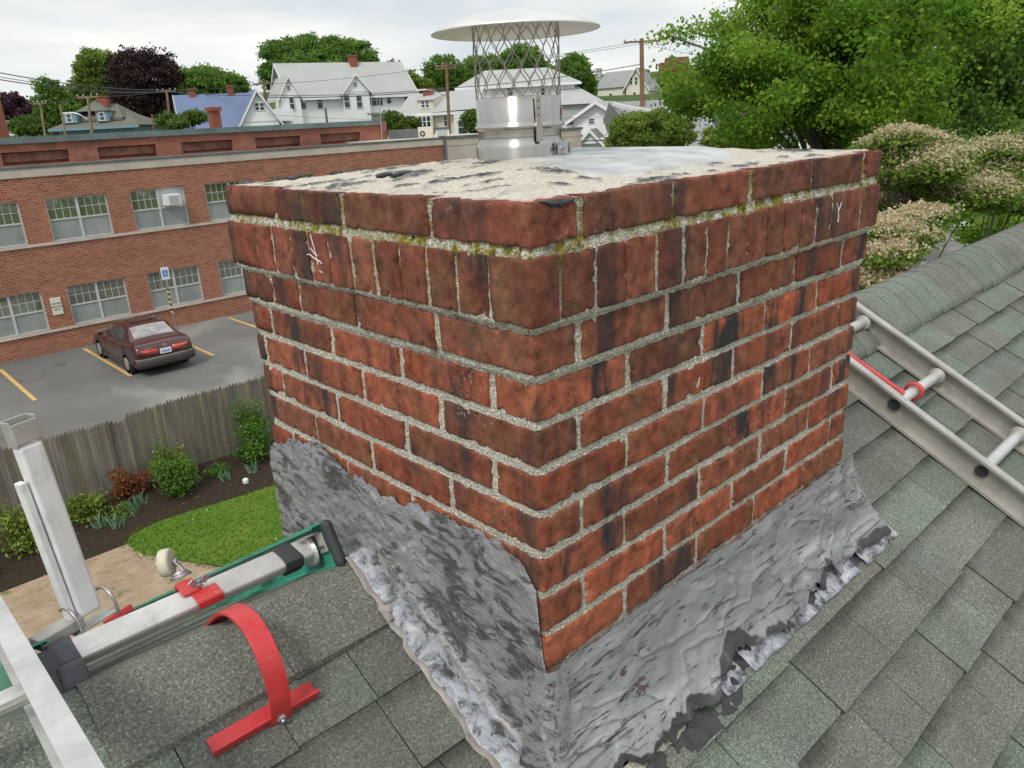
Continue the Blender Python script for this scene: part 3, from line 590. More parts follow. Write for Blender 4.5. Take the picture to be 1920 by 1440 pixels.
# ================= the roof we stand on =================
house = empty('house', (1.5, RY, -7.5), 0, 'house under the camera with grey green asphalt shingle roof carrying the chimney', 'house')
ch = lambda o: child(o, house)
nrm = Vector((0, -RS_, 1)).normalized(); upv = Vector((0, 1, RS_)).normalized(); K_ = math.sqrt(1+RS_**2)
XMIN, XMAX, YMIN = -4.5, 9.0, -3.4
V = []; F = []; SC = []; GR = []
EXP = .1155
greens = [np.array((.160, .184, .154)), np.array((.182, .204, .172)), np.array((.176, .164, .148)), np.array((.150, .150, .138)), np.array((.168, .178, .162)), np.array((.180, .164, .144))]
def slab(x0, x1, y0, y1, lift0, lift1, col, near):
    """one exposed shingle tab, finer where close"""
    cs = .018 if near else .08
    nx = max(1, int((x1-x0)/cs)); ny = 4; base = len(V); wv = rnd.random()*50
    for i in range(nx+1):
        for j in range(ny+2):
            x = lerp(x0, x1, i/nx)
            if j == 0: y = y0; lift = .0002
            else:
                t = (0, .35, .70, .86, 1)[j-1]; y = lerp(y0, y1, t); lift = lerp(lift0, lift1, t)
            e = .0016*N3(x, y0, 0, 14, wv) if j < 2 else 0
            if i in (0, nx) and j > 0 and False: pass
            ff = .0010*N3(x, y, 0, 11, wv)
            p = Vector((x, y+e, RZ+RS_*(y+e)))+nrm*(lift+ff-.004); V.append(tuple(p)); SC.append((col[0], col[1], col[2], 1))
            g_ = .75*sst(.0, .012, .012-(y-y0)) if False else 0
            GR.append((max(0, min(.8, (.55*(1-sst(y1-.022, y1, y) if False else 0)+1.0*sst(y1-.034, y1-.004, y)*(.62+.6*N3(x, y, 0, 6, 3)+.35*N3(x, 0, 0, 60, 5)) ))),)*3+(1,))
    w_ = ny+2
    for i in range(nx):
        for j in range(w_-1): F.append((base+i*w_+j, base+(i+1)*w_+j, base+(i+1)*w_+j+1, base+i*w_+j+1))
    # side edges
    for i in (0, nx):
        b2 = len(V)
        for j in range(1, w_):
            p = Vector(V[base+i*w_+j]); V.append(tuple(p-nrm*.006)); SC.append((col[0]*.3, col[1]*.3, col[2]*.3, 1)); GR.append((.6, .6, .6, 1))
        for j in range(1, w_-1): F.append((base+i*w_+j, base+i*w_+j+1, b2+j, b2+j-1))
y = .35; k = 0
while y > YMIN:
    y1 = y; y0 = y-EXP; x = XMIN-rnd.random()*.2; k += 1
    while x < XMAX:
        w_ = rnd.choice([.10, .15, .19, .24, .28, .33, .13]); hi = rnd.random() < .5
        gap = .0022
        near = x < 2.6 and y0 > -.8 and x > -1.2
        c_ = lerp(greens[rnd.randrange(6)], np.array((.174, .184, .164)), .45)*rnd.uniform(.92, 1.07)
        slab(x+gap/2, x+w_-gap/2, y0-.004 if hi else y0, y1+.002, .0120 if hi else .0078, .0035 if hi else .0005, c_, near); x += w_
    y = y0
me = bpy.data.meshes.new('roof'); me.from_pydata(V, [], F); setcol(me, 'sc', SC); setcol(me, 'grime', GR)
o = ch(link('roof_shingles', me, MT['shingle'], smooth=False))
# flat caps along the ridge left of the chimney
def capmesh(prof, x0, x1, step, name, rough=0, seed=1, exposed=None, lift=.006):
    V = []; F = []; SC = []; GR = []; x = x0; n = len(prof)
    while x < x1-1e-6:
        L_ = step*(1+rnd.uniform(-.04, .04)) if not exposed else rnd.choice(exposed); xe = min(x+L_, x1+.0); c_ = lerp(greens[rnd.randrange(6)], np.array((.182, .190, .170)), .6)*rnd.uniform(.94, 1.06)
        if exposed and -.46 < xe < -.28: c_ = np.array((.26, .21, .165))
        m_ = max(2, int(L_/.03)); base = len(V); dj = rnd.uniform(-.004, .004)
        for i in range(m_+2):
            ii = max(0, i-1); xx = lerp(x, xe+.006, ii/m_); lf = lerp(lift, .001, ii/m_) if i > 0 else 0
            for j, (py, pz) in enumerate(prof):
                a = prof[max(0, j-1)]; b = prof[min(n-1, j+1)]; d = Vector((0, b[0]-a[0], b[1]-a[1])).normalized(); nn = Vector((0, -d.z, d.y))
                e = rough*fbm(xx, py, 0, 9, seed, 3); yj = dj*(1 if j in (0, n-1) else 0)
                V.append((xx, py+nn.y*(lf+e)+yj, pz+nn.z*(lf+e))); SC.append((c_[0], c_[1], c_[2], 1)); GR.append((.0 if i else .9,)*3+(1,))
        for i in range(m_+1):
            for j in range(n-1): F.append((base+i*n+j, base+(i+1)*n+j, base+(i+1)*n+j+1, base+i*n+j+1))
        x = xe
    me = bpy.data.meshes.new(name); me.from_pydata(V, [], F); setcol(me, 'sc', SC); setcol(me, 'grime', GR); return me
rz = lambda y, d=0: roofz(y)+d
prof = [(.322, rz(.322, .001)), (.323, rz(.322, .010)), (.36, rz(.36, .010)), (.40, rz(.40, .010)), (.43, rz(.43, .007)), (.447, rz(.447, .003)), (.462, rz(.462, .003)), (.48, rz(.48, .007)), (.52, rz(.52, .009)), (.57, rz(.57, .008)), (.59, rz(.59, .008)), (.591, rz(.59, .0))]
ch(link('ridge_caps', capmesh(prof, XMIN, .0, .25, 'c', .0012, exposed=[.24, .19, .28, .22]), MT['shingle'], smooth=False))
# vented ridge right of the chimney, covered with close-set caps
hump = [(.335, rz(.335, .002)), (.336, rz(.335, .022)), (.345, rz(.345, .026)), (.37, rz(.37, .034)), (.40, rz(.40, .045)), (.43, rz(.43, .056)), (.46, -.389), (.49, -.379), (.52, -.380), (.55, -.389), (.58, -.404), (.62, -.428), (.66, -.454), (.72, -.492), (.78, -.529), (.84, -.566), (.845, -.60)]
ch(link('ridge_vent_caps', capmesh(hump, WR+.06, XMAX, .126, 'c', .0015, 4, lift=.0035), MT['shingle'], smooth=True))
# far slope, eaves and walls below
V = []; F = []; SC = []; GR = []; y = .50
while y < 2.3:
    x = XMIN
    while x < XMAX:
        w_ = rnd.choice([.15, .2, .28, .33]); c_ = greens[rnd.randrange(6)]*rnd.uniform(.88, 1.1); b = len(V)
        for (xx, yy, l_) in ((x, y, .001), (x+w_, y, .001), (x+w_, y+EXP, .007), (x, y+EXP, .007), (x+w_, y+EXP+.001, -.001), (x, y+EXP+.001, -.001)):
            V.append((xx, yy, roofz(yy)+l_)); SC.append((c_[0], c_[1], c_[2], 1)); GR.append((.1, .1, .1, 1))
        F.append((b, b+1, b+2, b+3)); F.append((b+3, b+2, b+4, b+5)); x += w_
    y += EXP
me = bpy.data.meshes.new('roof'); me.from_pydata(V, [], F); setcol(me, 'sc', SC); setcol(me, 'grime', GR); ch(link('far_slope_shingles', me, MT['shingle']))
mb = MB(); mb.prism([(YMIN, RZ+RS_*YMIN-.012), (RY, RTOP-.012), (2.3, roofz(2.3)-.012), (2.3, roofz(2.3)-.16), (RY, RTOP-.20), (YMIN, RZ+RS_*YMIN-.16)], XMIN+.01, XMAX-.01, lambda x, y, z: (y, x, z)); ch(mb.build('roof_deck', MT['w_gwall']))
mb = MB(); mb.b2(XMIN+.3, XMAX-.3, YMIN+.35, 2.0, -6.9, -1.9-.35); mb.prism([(YMIN+.35, -2.25), (RY, RTOP-.22), (2.0, -2.25)], XMIN+.3, XMAX-.3, lambda x, y, z: (y, x, z)) ; ch(mb.build('wall', MT['w_pale']))
# ================= green ladder on the far slope, top end at the ridge =================
def framed(o_, X, Y_, Z): return Matrix(((X.x, Y_.x, Z.x, o_.x), (X.y, Y_.y, Z.y, o_.y), (X.z, Y_.z, Z.z, o_.z), (0, 0, 0, 1)))
dF = Vector((0, 1, -FS)).normalized(); nF = Vector((0, FS, 1)).normalized()
gl_ = empty('fibreglass_ladder', (-.33, .52, -.48), 0, 'green fibreglass ladder with fluted aluminium rungs, left of the chimney beyond the ridge', 'ladder')
OB = Vector((-.33, .535, roofz(.535)))
def lp(x, t, h): return OB+Vector((x, 0, 0))+dF*t+nF*h     # x across, t down the slope, h above the shingles
def rail(mb, x, sgn, t0, t1, h0=.004, hh=.092, fl=.032, th=.004):
    """channel: web at x, flanges towards sgn"""
    prof = []
    R_ = .009
    pts = [(fl, 0), (R_, 0), (R_*.3, R_*.3), (0, R_), (0, hh-R_), (R_*.3, hh-R_*.3), (R_, hh), (fl, hh), (fl, hh-.007)]
    inn = [(fl-.003, hh-.007), (fl-.003, hh-th), (R_, hh-th), (th, hh-R_), (th, R_), (R_, th), (fl-.003, th), (fl-.003, .007), (fl, .007)]
    poly = pts+inn; n = len(poly); A = [lp(x+sgn*a, t0, h0+b) for a, b in poly]; B = [lp(x+sgn*a, t1, h0+b) for a, b in poly]
    mb.add(A+B, [(i, (i+1) % n, (i+1) % n+n, i+n) for i in range(n)]+[tuple(range(n))[::-1], tuple(range(n, 2*n))])
mb = MB(); rail(mb, .250, -1, -.075, 2.0); o = child(mb.build('rail', MT['green']), gl_)
mb = MB(); rail(mb, -.262, 1, -.055, 2.0); o = child(mb.build('rail', MT['green']), gl_)
def rung(t, par, mat, x0=-.225, x1=.232, h=.052, w=.056, hh=.034, flut=9):
    mb = MB(); n = []; top = []
    for i in range(flut*4+1):
        q_ = i/(flut*4); a = -w/2+w*q_; top.append((a, hh/2+.0026*abs(sin(pi*flut*q_))-.004*(2*q_-1)**4))
    poly = top+[(w/2, hh/2-.009), (w*.42, -hh*.15), (w*.2, -hh*.45), (0, -hh/2), (-w*.2, -hh*.45), (-w*.42, -hh*.15), (-w/2, hh/2-.009)]
    n = len(poly); fr = lambda x, a, b: lp(x, t, h)+dF*a+nF*b
    # flat side turned to the camera: tilt
    an = rad(38); ca, sa = cos(an), sin(an); poly = [(a*ca-b*sa, a*sa+b*ca) for a, b in poly]
    A = [fr(x0, a, b) for a, b in poly]; B = [fr(x1, a, b) for a, b in poly]
    mb.add(A+B, [(i, (i+1) % n, (i+1) % n+n, i+n) for i in range(n)]+[tuple(range(n))[::-1], tuple(range(n, 2*n))]); o = child(mb.build('rung', mat), par); return o
for t in (.0, .305, .61, .915, 1.22, 1.525): rung(t, gl_, MT['alu'])
def cuff(x0, x1, g, mat, name):
    mb = MB(); an = rad(38); w, hh = .062, .041
    poly = [(-w/2, hh/2), (w/2, hh/2), (w/2, 0), (w*.25, -hh*.5), (-w*.25, -hh*.5), (-w/2, 0)]; ca, sa = cos(an), sin(an); poly = [(a*ca-b*sa, a*sa+b*ca) for a, b in poly]; n = 6
    A = [lp(x0, 0, .052)+dF*a+nF*b for a, b in poly]; B = [lp(x1, 0, .052)+dF*a+nF*b for a, b in poly]
    mb.add(A+B, [(i, (i+1) % n, (i+1) % n+n, i+n) for i in range(n)]+[tuple(range(n))[::-1], tuple(range(n, 2*n))]); return child(mb.build(name, mat, bevel=.003), gl_)
cuff(.165, .203, 0, MT['rubber'], 'rubber_cuff'); cuff(-.232, -.195, 0, MT['rubberg'], 'rubber_cuff')
mb = MB()   # flared rung ferrule
an = rad(-38); c0_ = lp(.232, 0, .052); 
mb.tube([lp(.226, 0, .052), lp(.234, 0, .052)], [.030, .034], 20); child(mb.build('rung_ferrule', MT['alu'], smooth=False, bevel=.002), gl_)
# rail end caps, rail plate
mb = MB(); e = [lp(.243, -.10, .050), lp(.243, -.062, .050)]; R3 = Matrix((Vector((1, 0, 0)), dF, nF)).transposed()
mb.box(lp(.247, -.084, .048), (.022, .024, .098), R3); child(mb.build('rail_end_cap', MT['rubber'], bevel=.012, seg=3), gl_)
mb = MB(); mb.box(lp(-.242, -.050, .040), (.030, .010, .080), R3); child(mb.build('rail_end_cap', MT['rubberg'], bevel=.010, seg=3), gl_)
mb = MB(); mb.box(lp(-.215, -.052, .018), (.040, .022, .060), R3); child(mb.build('rubber_flap', MT['rubberg'], bevel=.008, seg=3), gl_)
mb = MB(); mb.box(lp(.241, -.045, .058), (.004, .034, .040), R3); mb.box(lp(.226, -.03, .080), (.030, .05, .004), R3); child(mb.build('rail_plate', MT['alud'], bevel=.001), gl_)
for (t, h) in ((-.052, .050), (-.040, .050)): mb = MB(); mb.tube([lp(.238, t, h), lp(.234, t, h)], .0025, 8); child(mb.build('plate_rivet', MT['wirem']), gl_)
# ================= red ridge hook on the green ladder =================
hk = empty('ridge_hook', (-.33, .47, -.42), 0, 'red steel ridge hook with caster wheel and T foot left of the chimney', 'ladder hook')
hc = lambda o: child(o, hk)
def strip(mb, pts, w, th, xs=(1, 0, 0)):
    """flat bar following pts, width along x"""
    xs = Vector(xs); P = []
    pts = [Vector(p) for p in pts]; k = len(pts)
    for i, p in enumerate(pts):
        t = (pts[min(i+1, k-1)]-pts[max(i-1, 0)]).normalized(); n_ = t.cross(xs).normalized()
        P.append([p+xs*w/2+n_*th/2, p-xs*w/2+n_*th/2, p-xs*w/2-n_*th/2, p+xs*w/2-n_*th/2])
    base = len(mb.v); mb.grid(P, True); mb.f.append((base, base+1, base+2, base+3)); mb.m.append(0); e = base+(k-1)*4; mb.f.append((e+3, e+2, e+1, e)); mb.m.append(0)
HX = -.325
arc = [(.92, -.745), (.75, -.645), (.60, -.553), (.50, -.470), (.455, -.430), (.42, -.402), (.385, -.385), (.35, -.378), (.318, -.382), (.292, -.398), (.272, -.425), (.262, -.460), (.262, -.495), (.270, -.525), (.283, -.553)]
from mathutils import geometry as _g
def smoothp(P, it=2):
    for _ in range(it):
        Q = [P[0]]
        for a, b in zip(P, P[1:]): Q += [tuple(lerp(a[i], b[i], .25) for i in range(len(a))), tuple(lerp(a[i], b[i], .75) for i in range(len(a)))]
        P = Q+[P[-1]]
    return P
sp = smoothp(arc, 2); mb = MB(); strip(mb, [(HX+(.0 if z < 0 else 0), y, z) for y, z in sp], .034, .006); hc(mb.build('hook_arm', MT['red'], bevel=.001))
# T foot: channel across the slope
def onr(x, y, h): return Vector((x, y, RZ+RS_*y))+nrm*h
mb = MB(); R4 = Matrix((Vector((1, 0, 0)), upv, nrm)).transposed(); FX = -.343
mb.box(onr(FX, .296, .007), (.176, .028, .005), R4); mb.box(onr(FX, .2835, .016), (.176, .005, .022), R4); hc(mb.build('foot_bar', MT['red'], bevel=.001))
mb = MB(); mb.tube([onr(HX, .280, .018), onr(HX, .275, .018)], .0085, 6); mb.tube([onr(HX, .275, .018), onr(HX, .271, .018)], .004, 8); hc(mb.build('foot_bolt', MT['zinc'], bevel=.0008))
# clamp over the rung
cl = lp(HX+.33, 0, .052); an = rad(38)
tF = (dF*cos(an)+nF*sin(an)); nT = (-dF*sin(an)+nF*cos(an))
def cp(x, a, b): return cl+Vector((x, 0, 0))+tF*a+nT*b
mb = MB(); R5 = Matrix((Vector((1, 0, 0)), tF, nT)).transposed()
mb.box(cp(.012, -.016, .0215), (.046, .034, .0035), R5); mb.box(cp(-.008, .016, .0250), (.032, .040, .0035), R5); mb.box(cp(-.008, .037, .018), (.032, .0035, .016), R5); mb.box(cp(.012, -.034, .015), (.046, .0035, .014), R5)
hc(mb.build('clamp_plate', MT['red'], bevel=.001))
mb = MB(); mb.tube([cp(.008, .004, .020), cp(.008, .004, .040)], .0035, 8); mb.box(cp(.008, .004, .031), (.012, .010, .006), R5)
for sg in (-1, 1): mb.box(cp(.008+sg*.011, .004, .038), (.012, .003, .014), R5 @ Matrix.Rotation(sg*rad(35), 3, 'Y'))
hc(mb.build('wing_nut', MT['zinc'], bevel=.0012))
# caster
cc_ = cp(-.004, .058, .022); wc = cc_+nF*.034+dF*.012+Vector((-.012, 0, 0)); ax = Vector((.80, -.55, .1)).normalized()
mb = MB(); mb.tube([cc_-nF*.002, cc_+nF*.004], [.019, .019], 24); mb.tube([cc_+nF*.005, cc_+nF*.010], [.016, .014], 24)
for sg in (-1, 1): mb.bar(cc_+nF*.008+ax*sg*.012, wc+ax*sg*.015, .016, .0025, ax)
hc(mb.build('caster_fork', MT['zinc'], bevel=.001))
mb = MB(); pts = [wc+ax*t for t in (-.0106, -.0105, -.009, -.005, .005, .009, .0105, .0106)]; mb.tube(pts, [.010, .020, .0245, .026, .026, .0245, .020, .010], 32); hc(mb.build('caster_wheel', MT['nylon'], smooth=True))
mb = MB(); mb.tube([wc-ax*.019, wc+ax*.019], .004, 10); hc(mb.build('axle', MT['zinc']))
mb = MB(); mb.box(lp(-.095, .16, .085), (.052, .020, .014), R3 @ Matrix.Rotation(rad(-12), 3, 'Y')); hc(mb.build('rung_catch', MT['red'], bevel=.002))
# ================= aluminium ladder at the left edge =================
al = empty('aluminium_ladder', (-.75, .3, -.5), 0, 'worn aluminium ladder cut off by the left edge, nearest the camera', 'ladder')
ac = lambda o: child(o, al)
nA = Vector((0, .17, 1)).normalized(); uA = Vector((.015, 1, -.17)).normalized()
def np_(x, y, h): return Vector((x+.015*y, y, -.335-.17*(y-.02)))+nA*h
def irail(mb, x, y0, y1, h0, hh, fl, th=.003, both=True):
    for (a, b, c_, d_) in ((-fl/2, fl/2, hh-th, hh), (-fl/2, fl/2, 0, th), (-th/2, th/2, th, hh-th)):
        A = [np_(x+a, y0, h0+c_), np_(x+b, y0, h0+c_), np_(x+b, y0, h0+d_), np_(x+a, y0, h0+d_)]; B = [p+(np_(x, y1, 0)-np_(x, y0, 0)) for p in A]
        mb.add(A+B, [(0, 1, 2, 3), (7, 6, 5, 4), (0, 4, 5, 1), (1, 5, 6, 2), (2, 6, 7, 3), (3, 7, 4, 0)])
mb = MB(); irail(mb, -.6155, -.55, 1.10, 0, .086, .030); ac(mb.build('rail', MT['alu'], bevel=.0008))
mb = MB(); irail(mb, -1.05, -.55, 1.10, 0, .086, .030); ac(mb.build('rail', MT['alu'], bevel=.0008))
for y in (.665, .36, .055, -.25, .97):
    mb = MB(); P = []
    for k in range(28):
        a = 2*pi*k/28; r_ = .0165*(1+.05*(k % 2)); P.append((r_*cos(a), min(r_*sin(a), .009)))
    A = [np_(-1.045, y, .043)+uA*p[0]+nA*p[1] for p in P]; B = [np_(-.618, y, .043)+uA*p[0]+nA*p[1] for p in P]; n = 28
    mb.add(A+B, [(i, (i+1) % n, (i+1) % n+n, i+n) for i in range(n)]); ac(mb.build('rung', MT['alu']))
# stand-off arm standing on the green ladder
sa_ = empty('standoff_arm', (-.49, .62, -.42), 0, 'bright aluminium channel arm standing upright beside the left rail of the green ladder', 'ladder arm')
sc2 = lambda o: child(o, sa_)
A0 = Vector((-.484, .63, -.425)); A1_ = Vector((-.500, .66, -.112)); ua = (A1_-A0).normalized(); xa = Vector((.96, .28, 0)); xa = (xa-ua*xa.dot(ua)).normalized(); ya = ua.cross(xa)
RA = Matrix((xa, ya, ua)).transposed(); LA = (A1_-A0).length
mb = MB(); mb.box((A0+A1_)/2, (.038, .026, LA), RA); sc2(mb.build('tube', MT['alub'], bevel=.005, seg=3))
mb = MB(); mb.box((A0+A1_)/2-xa*.0275-ua*.028+ya*.004, (.012, .020, LA*.82), RA); sc2(mb.build('side_strip', MT['alub'], bevel=.002))
mb = MB(); T_ = A1_+ua*.022
mb.box(T_-ya*.013, (.042, .0025, .034), RA); mb.box(T_+ya*.013, (.042, .0025, .046), RA)
mb.box(T_+xa*.0205, (.0025, .026, .044), RA); mb.box(T_-xa*.0205, (.0025, .026, .044), RA); sc2(mb.build('end_socket', MT['alud'], bevel=.002))
mb = MB(); mb.box(A0-xa*.055-ua*.003+ya*.0, (.075, .035, .020), RA); mb.box(A0-ua*.020, (.075, .034, .004), RA); sc2(mb.build('bracket', MT['alud'], bevel=.002))
for sg in (-.032, .034): mb = MB(); mb.tube(smoothp([tuple(A0+xa*sg-ya*.028-ua*.022), tuple(A0+xa*sg-ya*.028+ua*.016), tuple(A0+xa*sg+ya*.0+ua*.030), tuple(A0+xa*sg+ya*.02+ua*.02)]), .0028, 8); sc2(mb.build('u_bolt', MT['zinc'], smooth=True))
# ================= aluminium ladder right of the chimney =================
rl = empty('roof_ladder', (1.9, 0, -.65), 0, 'dull aluminium ladder lying on the near shingles to the right of the chimney', 'ladder')
rc_ = lambda o: child(o, rl)
def rp(x, y, h): return Vector((x, y, RZ+.004+RS_*y))+nrm*h
def crail(x, sgn, y0, y1, hh=.088, fl=.030, th=.0028):
    mb = MB()
    for (a, b, c_, d_) in ((0, fl, hh-th, hh), (0, fl, 0, th), (0, th, th, hh-th), (fl-.002, fl, hh-.010, hh-th), (fl-.002, fl, th, .010)):
        A = [rp(x+sgn*a, y0, .004+c_), rp(x+sgn*b, y0, .004+c_), rp(x+sgn*b, y0, .004+d_), rp(x+sgn*a, y0, .004+d_)]; B = [p+(rp(x, y1, 0)-rp(x, y0, 0)) for p in A]
        mb.add(A+B, [(0, 1, 2, 3), (7, 6, 5, 4), (0, 4, 5, 1), (1, 5, 6, 2), (2, 6, 7, 3), (3, 7, 4, 0)])
    return mb
rc_(crail(1.70, -1, -2.6, .50).build('rail', MT['alud'], bevel=.0008)); rc_(crail(2.085, -1, -2.6, .50).build('rail', MT['alud'], bevel=.0008))
RY_ = [.417, .150, -.117, -.384, -.651, -.918]
for y in RY_:
    mb = MB(); mb.tube([rp(1.705, y, .052), rp(2.08, y, .052)], .0175, 16); rc_(mb.build('rung', MT['alu'], smooth=False))
for y in RY_:
    mb = MB(); mb.tube([rp(1.6975, y, .050), rp(1.694, y, .050)], [.0170, .0185], 20); rc_(mb.build('rung_socket', MT['rubber']))
    mb = MB(); mb.tube([rp(1.6975, y, .050), rp(1.690, y, .050)], [.0215, .0205], 20, False); rc_(mb.build('socket_rim', MT['alud'], smooth=True))
    mb = MB(); mb.tube([rp(2.052, y, .052), rp(2.058, y, .052)], [.024, .027], 16); rc_(mb.build('rung_flange', MT['alu']))
q = NM('worn_sticker', .6); n_ = q.noise(60, 5, .7); q.col(q.ramp(n_, [(.35, (.12, .13, .15)), (.5, (.42, .41, .38)), (.7, (.55, .54, .51))]))
mb = MB(); R6 = Matrix((Vector((1, 0, 0)), upv, nrm)).transposed()
mb.box(rp(2.0835, .045, .050), (.001, .045, .026), R6); mb.box(rp(2.0835, -.025, .045), (.001, .055, .034), R6); rc_(mb.build('sticker', q.m))
hk2 = empty('ladder_hook', (1.8, .15, -.6), 0, 'red steel hook and bar strapped to the aluminium ladder right of the chimney', 'ladder hook')
mb = MB(); mb.bar(rp(1.755, .44, .060), rp(1.755, .155, .066), .020, .020, nrm); child(mb.build('bar', MT['red'], bevel=.002), hk2)
mb = MB(); pts = []
for k in range(13):
    a = rad(-115+k*22); pts.append(rp(1.852, .150, .052)+upv*(.027*sin(a)*-1)+nrm*(.027*cos(a)))
strip(mb, pts, .022, .006); child(mb.build('hook', MT['red'], bevel=.001), hk2)
# ================= ground =================
G = -6.657
def dist(x, y): return (x-CAM[0])*FW[0]+(y-CAM[1])*FW[1]
def gz(x, y):
    D = dist(x, y); h = G+3.6*sst(46, 66, D)+5.6*sst(66, 112, D)+9*sst(110, 260, D)
    return h
mb = MB(); xs = [-60+8*i for i in range(52)]; P = [[(x+0, y, gz(x, y)-.03) for y in [-60+8*j for j in range(50)]] for x in xs]; mb.grid(P)
tag(mb.build('ground', MT['terrain'], smooth=True), kind='structure')
mb = MB(); mb.b2(-40, 600, 330, 900, -8, 4.0); 
def sheet(name, pts, z, mat):
    mb = MB(); n = len(pts); mb.add([(x, y, z) for x, y in pts], [tuple(range(n))]); return tag(mb.build(name, mat), kind='structure')
YB = 29.4
sheet('parking_lot', [(-30, 15.75), (30, 15.75), (30, YB+.3), (-30, YB+.3)], G-.004, MT['asphalt'])
mb = MB(); mb.grid([[(x, y, G+.0+(.06*sst(13.3, 14.6, y) if y < 15.6 else 0)) for y in np.linspace(13.1, 15.78, 8)] for x in np.linspace(-12, 16, 60)]); tag(mb.build('planting_bed', MT['mulch'], smooth=True), kind='structure')
# lawn with a curved edge and the bare patch of soil
LE = [(2.75, 12.0), (2.35, 12.8), (2.38, 13.5), (3.0, 13.65), (4.0, 13.55), (5.1, 13.35), (8, 13.4), (14, 13.5), (14, 6), (6, 6), (4.4, 9), (3.3, 11)]
mb = MB(); q_ = smoothp(LE+[LE[0]], 3); mb.add([(x, y, G+.03+.03*fbm(x, y, 0, .5)) for x, y in q_[:-1]], [tuple(range(len(q_)-1))]); tag(mb.build('lawn', MT['lawn']), kind='structure')
sheet('soil_patch', [(-12, 5), (14, 5), (14, 13.35), (5, 13.3), (-.5, 13.2), (-12, 13.3)], G+.004, MT['soil'])
# grass blades on the visible lawn
def tufts(name, n, fn, hgt, mat, seed):
    rs = np.random.RandomState(seed); V = []; F = []; LR = []
    for i in range(n):
        x, y = fn(rs); h = hgt*rs.uniform(.5, 1.3); a = rs.uniform(0, pi); w_ = .018; lx, ly = rs.uniform(-.5, .5)*h, rs.uniform(-.5, .5)*h; b = len(V)
        V += [(x-w_*cos(a), y-w_*sin(a), G+.02), (x+w_*cos(a), y+w_*sin(a), G+.02), (x+lx, y+ly, G+.02+h)]; F.append((b, b+1, b+2)); LR += [(rs.rand(),)*3+(1,)]*3
    me = bpy.data.meshes.new(name); me.from_pydata(V, [], F); setcol(me, 'lr', LR); return tag(link(name, me, mat), kind='stuff')
LG = leafmat('grass_blade', [(.07, .15, .015), (.10, .20, .02), (.17, .24, .03)], .4)
def lawnpt(rs):
    while True:
        x, y = rs.uniform(1.9, 7.5), rs.uniform(9.5, 13.8)
        if inpoly(x, y, q_[:-1]) > -.18+.2*rs.rand(): return x, y
tag(tufts('grass', 9000, lawnpt, .035, LG, 3), 'short bright green lawn grass beside the mulch bed', 'grass')
# painted lines
for x, y0, y1 in ((6.92-.87-2.72-.04-2.7, 24.2, 28.6), (3.28, 24.0, 28.6), (5.98-.02, 24.1, 29.0), (8.63, 24.15, 26.0+2.2), (11.32, 26.0, 29.0), (14.0, 24.1, 29.0)):
    sheet('painted_line', [(x-.06, y0), (x+.06, y0), (x+.06, y1), (x-.06, y1)], G+.004, MT['yellow'])
# street behind the trees at the right
def rsheet(name, c, z, mat): return sheet(name, c, z, mat)
rsheet('street', [(30, -20), (60, -20), (60, 22), (30, 22)], G+.004, MT['asphalt'])
rsheet('pavement', [(45.5, -20), (48.5, -20), (48.5, 22), (45.5, 22)], G+.10, MT['kerb'])
rsheet('pavement', [(33.5, 5), (35.8, 5), (35.8, 22), (33.5, 22)], G+.02, MT['kerb'])
rsheet('verge', [(48.5, -20), (60, -20), (60, 22), (48.5, 22)], G+.06, MT['lawn'])
# ================= brick office building =================
ob = empty('office_building', (9, YB, G), 0, 'two storey red brick office building with pale stone parapet behind the parking lot', 'building')
oc = lambda o: child(o, ob)
WX0, PITCH, WW = 5.93, 2.747, 1.97
wins = [WX0+PITCH*k for k in range(-5, 6)]
XE = 23.27; XS = WX0-PITCH*5-1.5
Z1b, Z1t, Z0b, Z0t = -2.90, -1.46, -5.86, -4.46
ZC = -.715
mb = MB(); TH = .30
for (a, b) in ((G-.3, Z0b), (Z0t, Z1b), (Z1t, ZC)): mb.b2(XS, XE, YB, YB+TH, a, b)
for (za, zb) in ((Z0b, Z0t), (Z1b, Z1t)):
    xs = [XS]+sum([[x, x+WW] for x in wins], [])+[XE]
    for i in range(0, len(xs), 2): mb.b2(xs[i], xs[i+1], YB, YB+TH, za, zb)
mb.b2(XS, XS+.3, YB+.3, YB+20, G-.3, ZC); oc(mb.build('brick_wall', MT['obrick']))
mb = MB(); mb.b2(XS, XE, YB-.04, YB+.34, ZC, -.445); oc(mb.build('stone_parapet', MT['beige']))
mb = MB(); mb.b2(XS, XE-.02, YB-.06, YB+.36, -.445, -.36); oc(mb.build('parapet_coping', MT['coping']))
for za in (Z0b, Z1b): mb = MB(); mb.b2(XS, XE-.03, YB-.05, YB+.02, za-.075, za+.005); oc(mb.build('window_sill', MT['sill']))
mb = MB(); mb.b2(XS, XE, YB+.25, YB+20, -.9, -.60); oc(mb.build('flat_roof', MT['flatroof']))
mb = MB()
for za in (Z0b, Z1b): mb.b2(XS+.3, XE-.1, YB+1.5, YB+1.6, za-.3, za+2)
oc(mb.build('inner_wall', MT['w_gwall']))
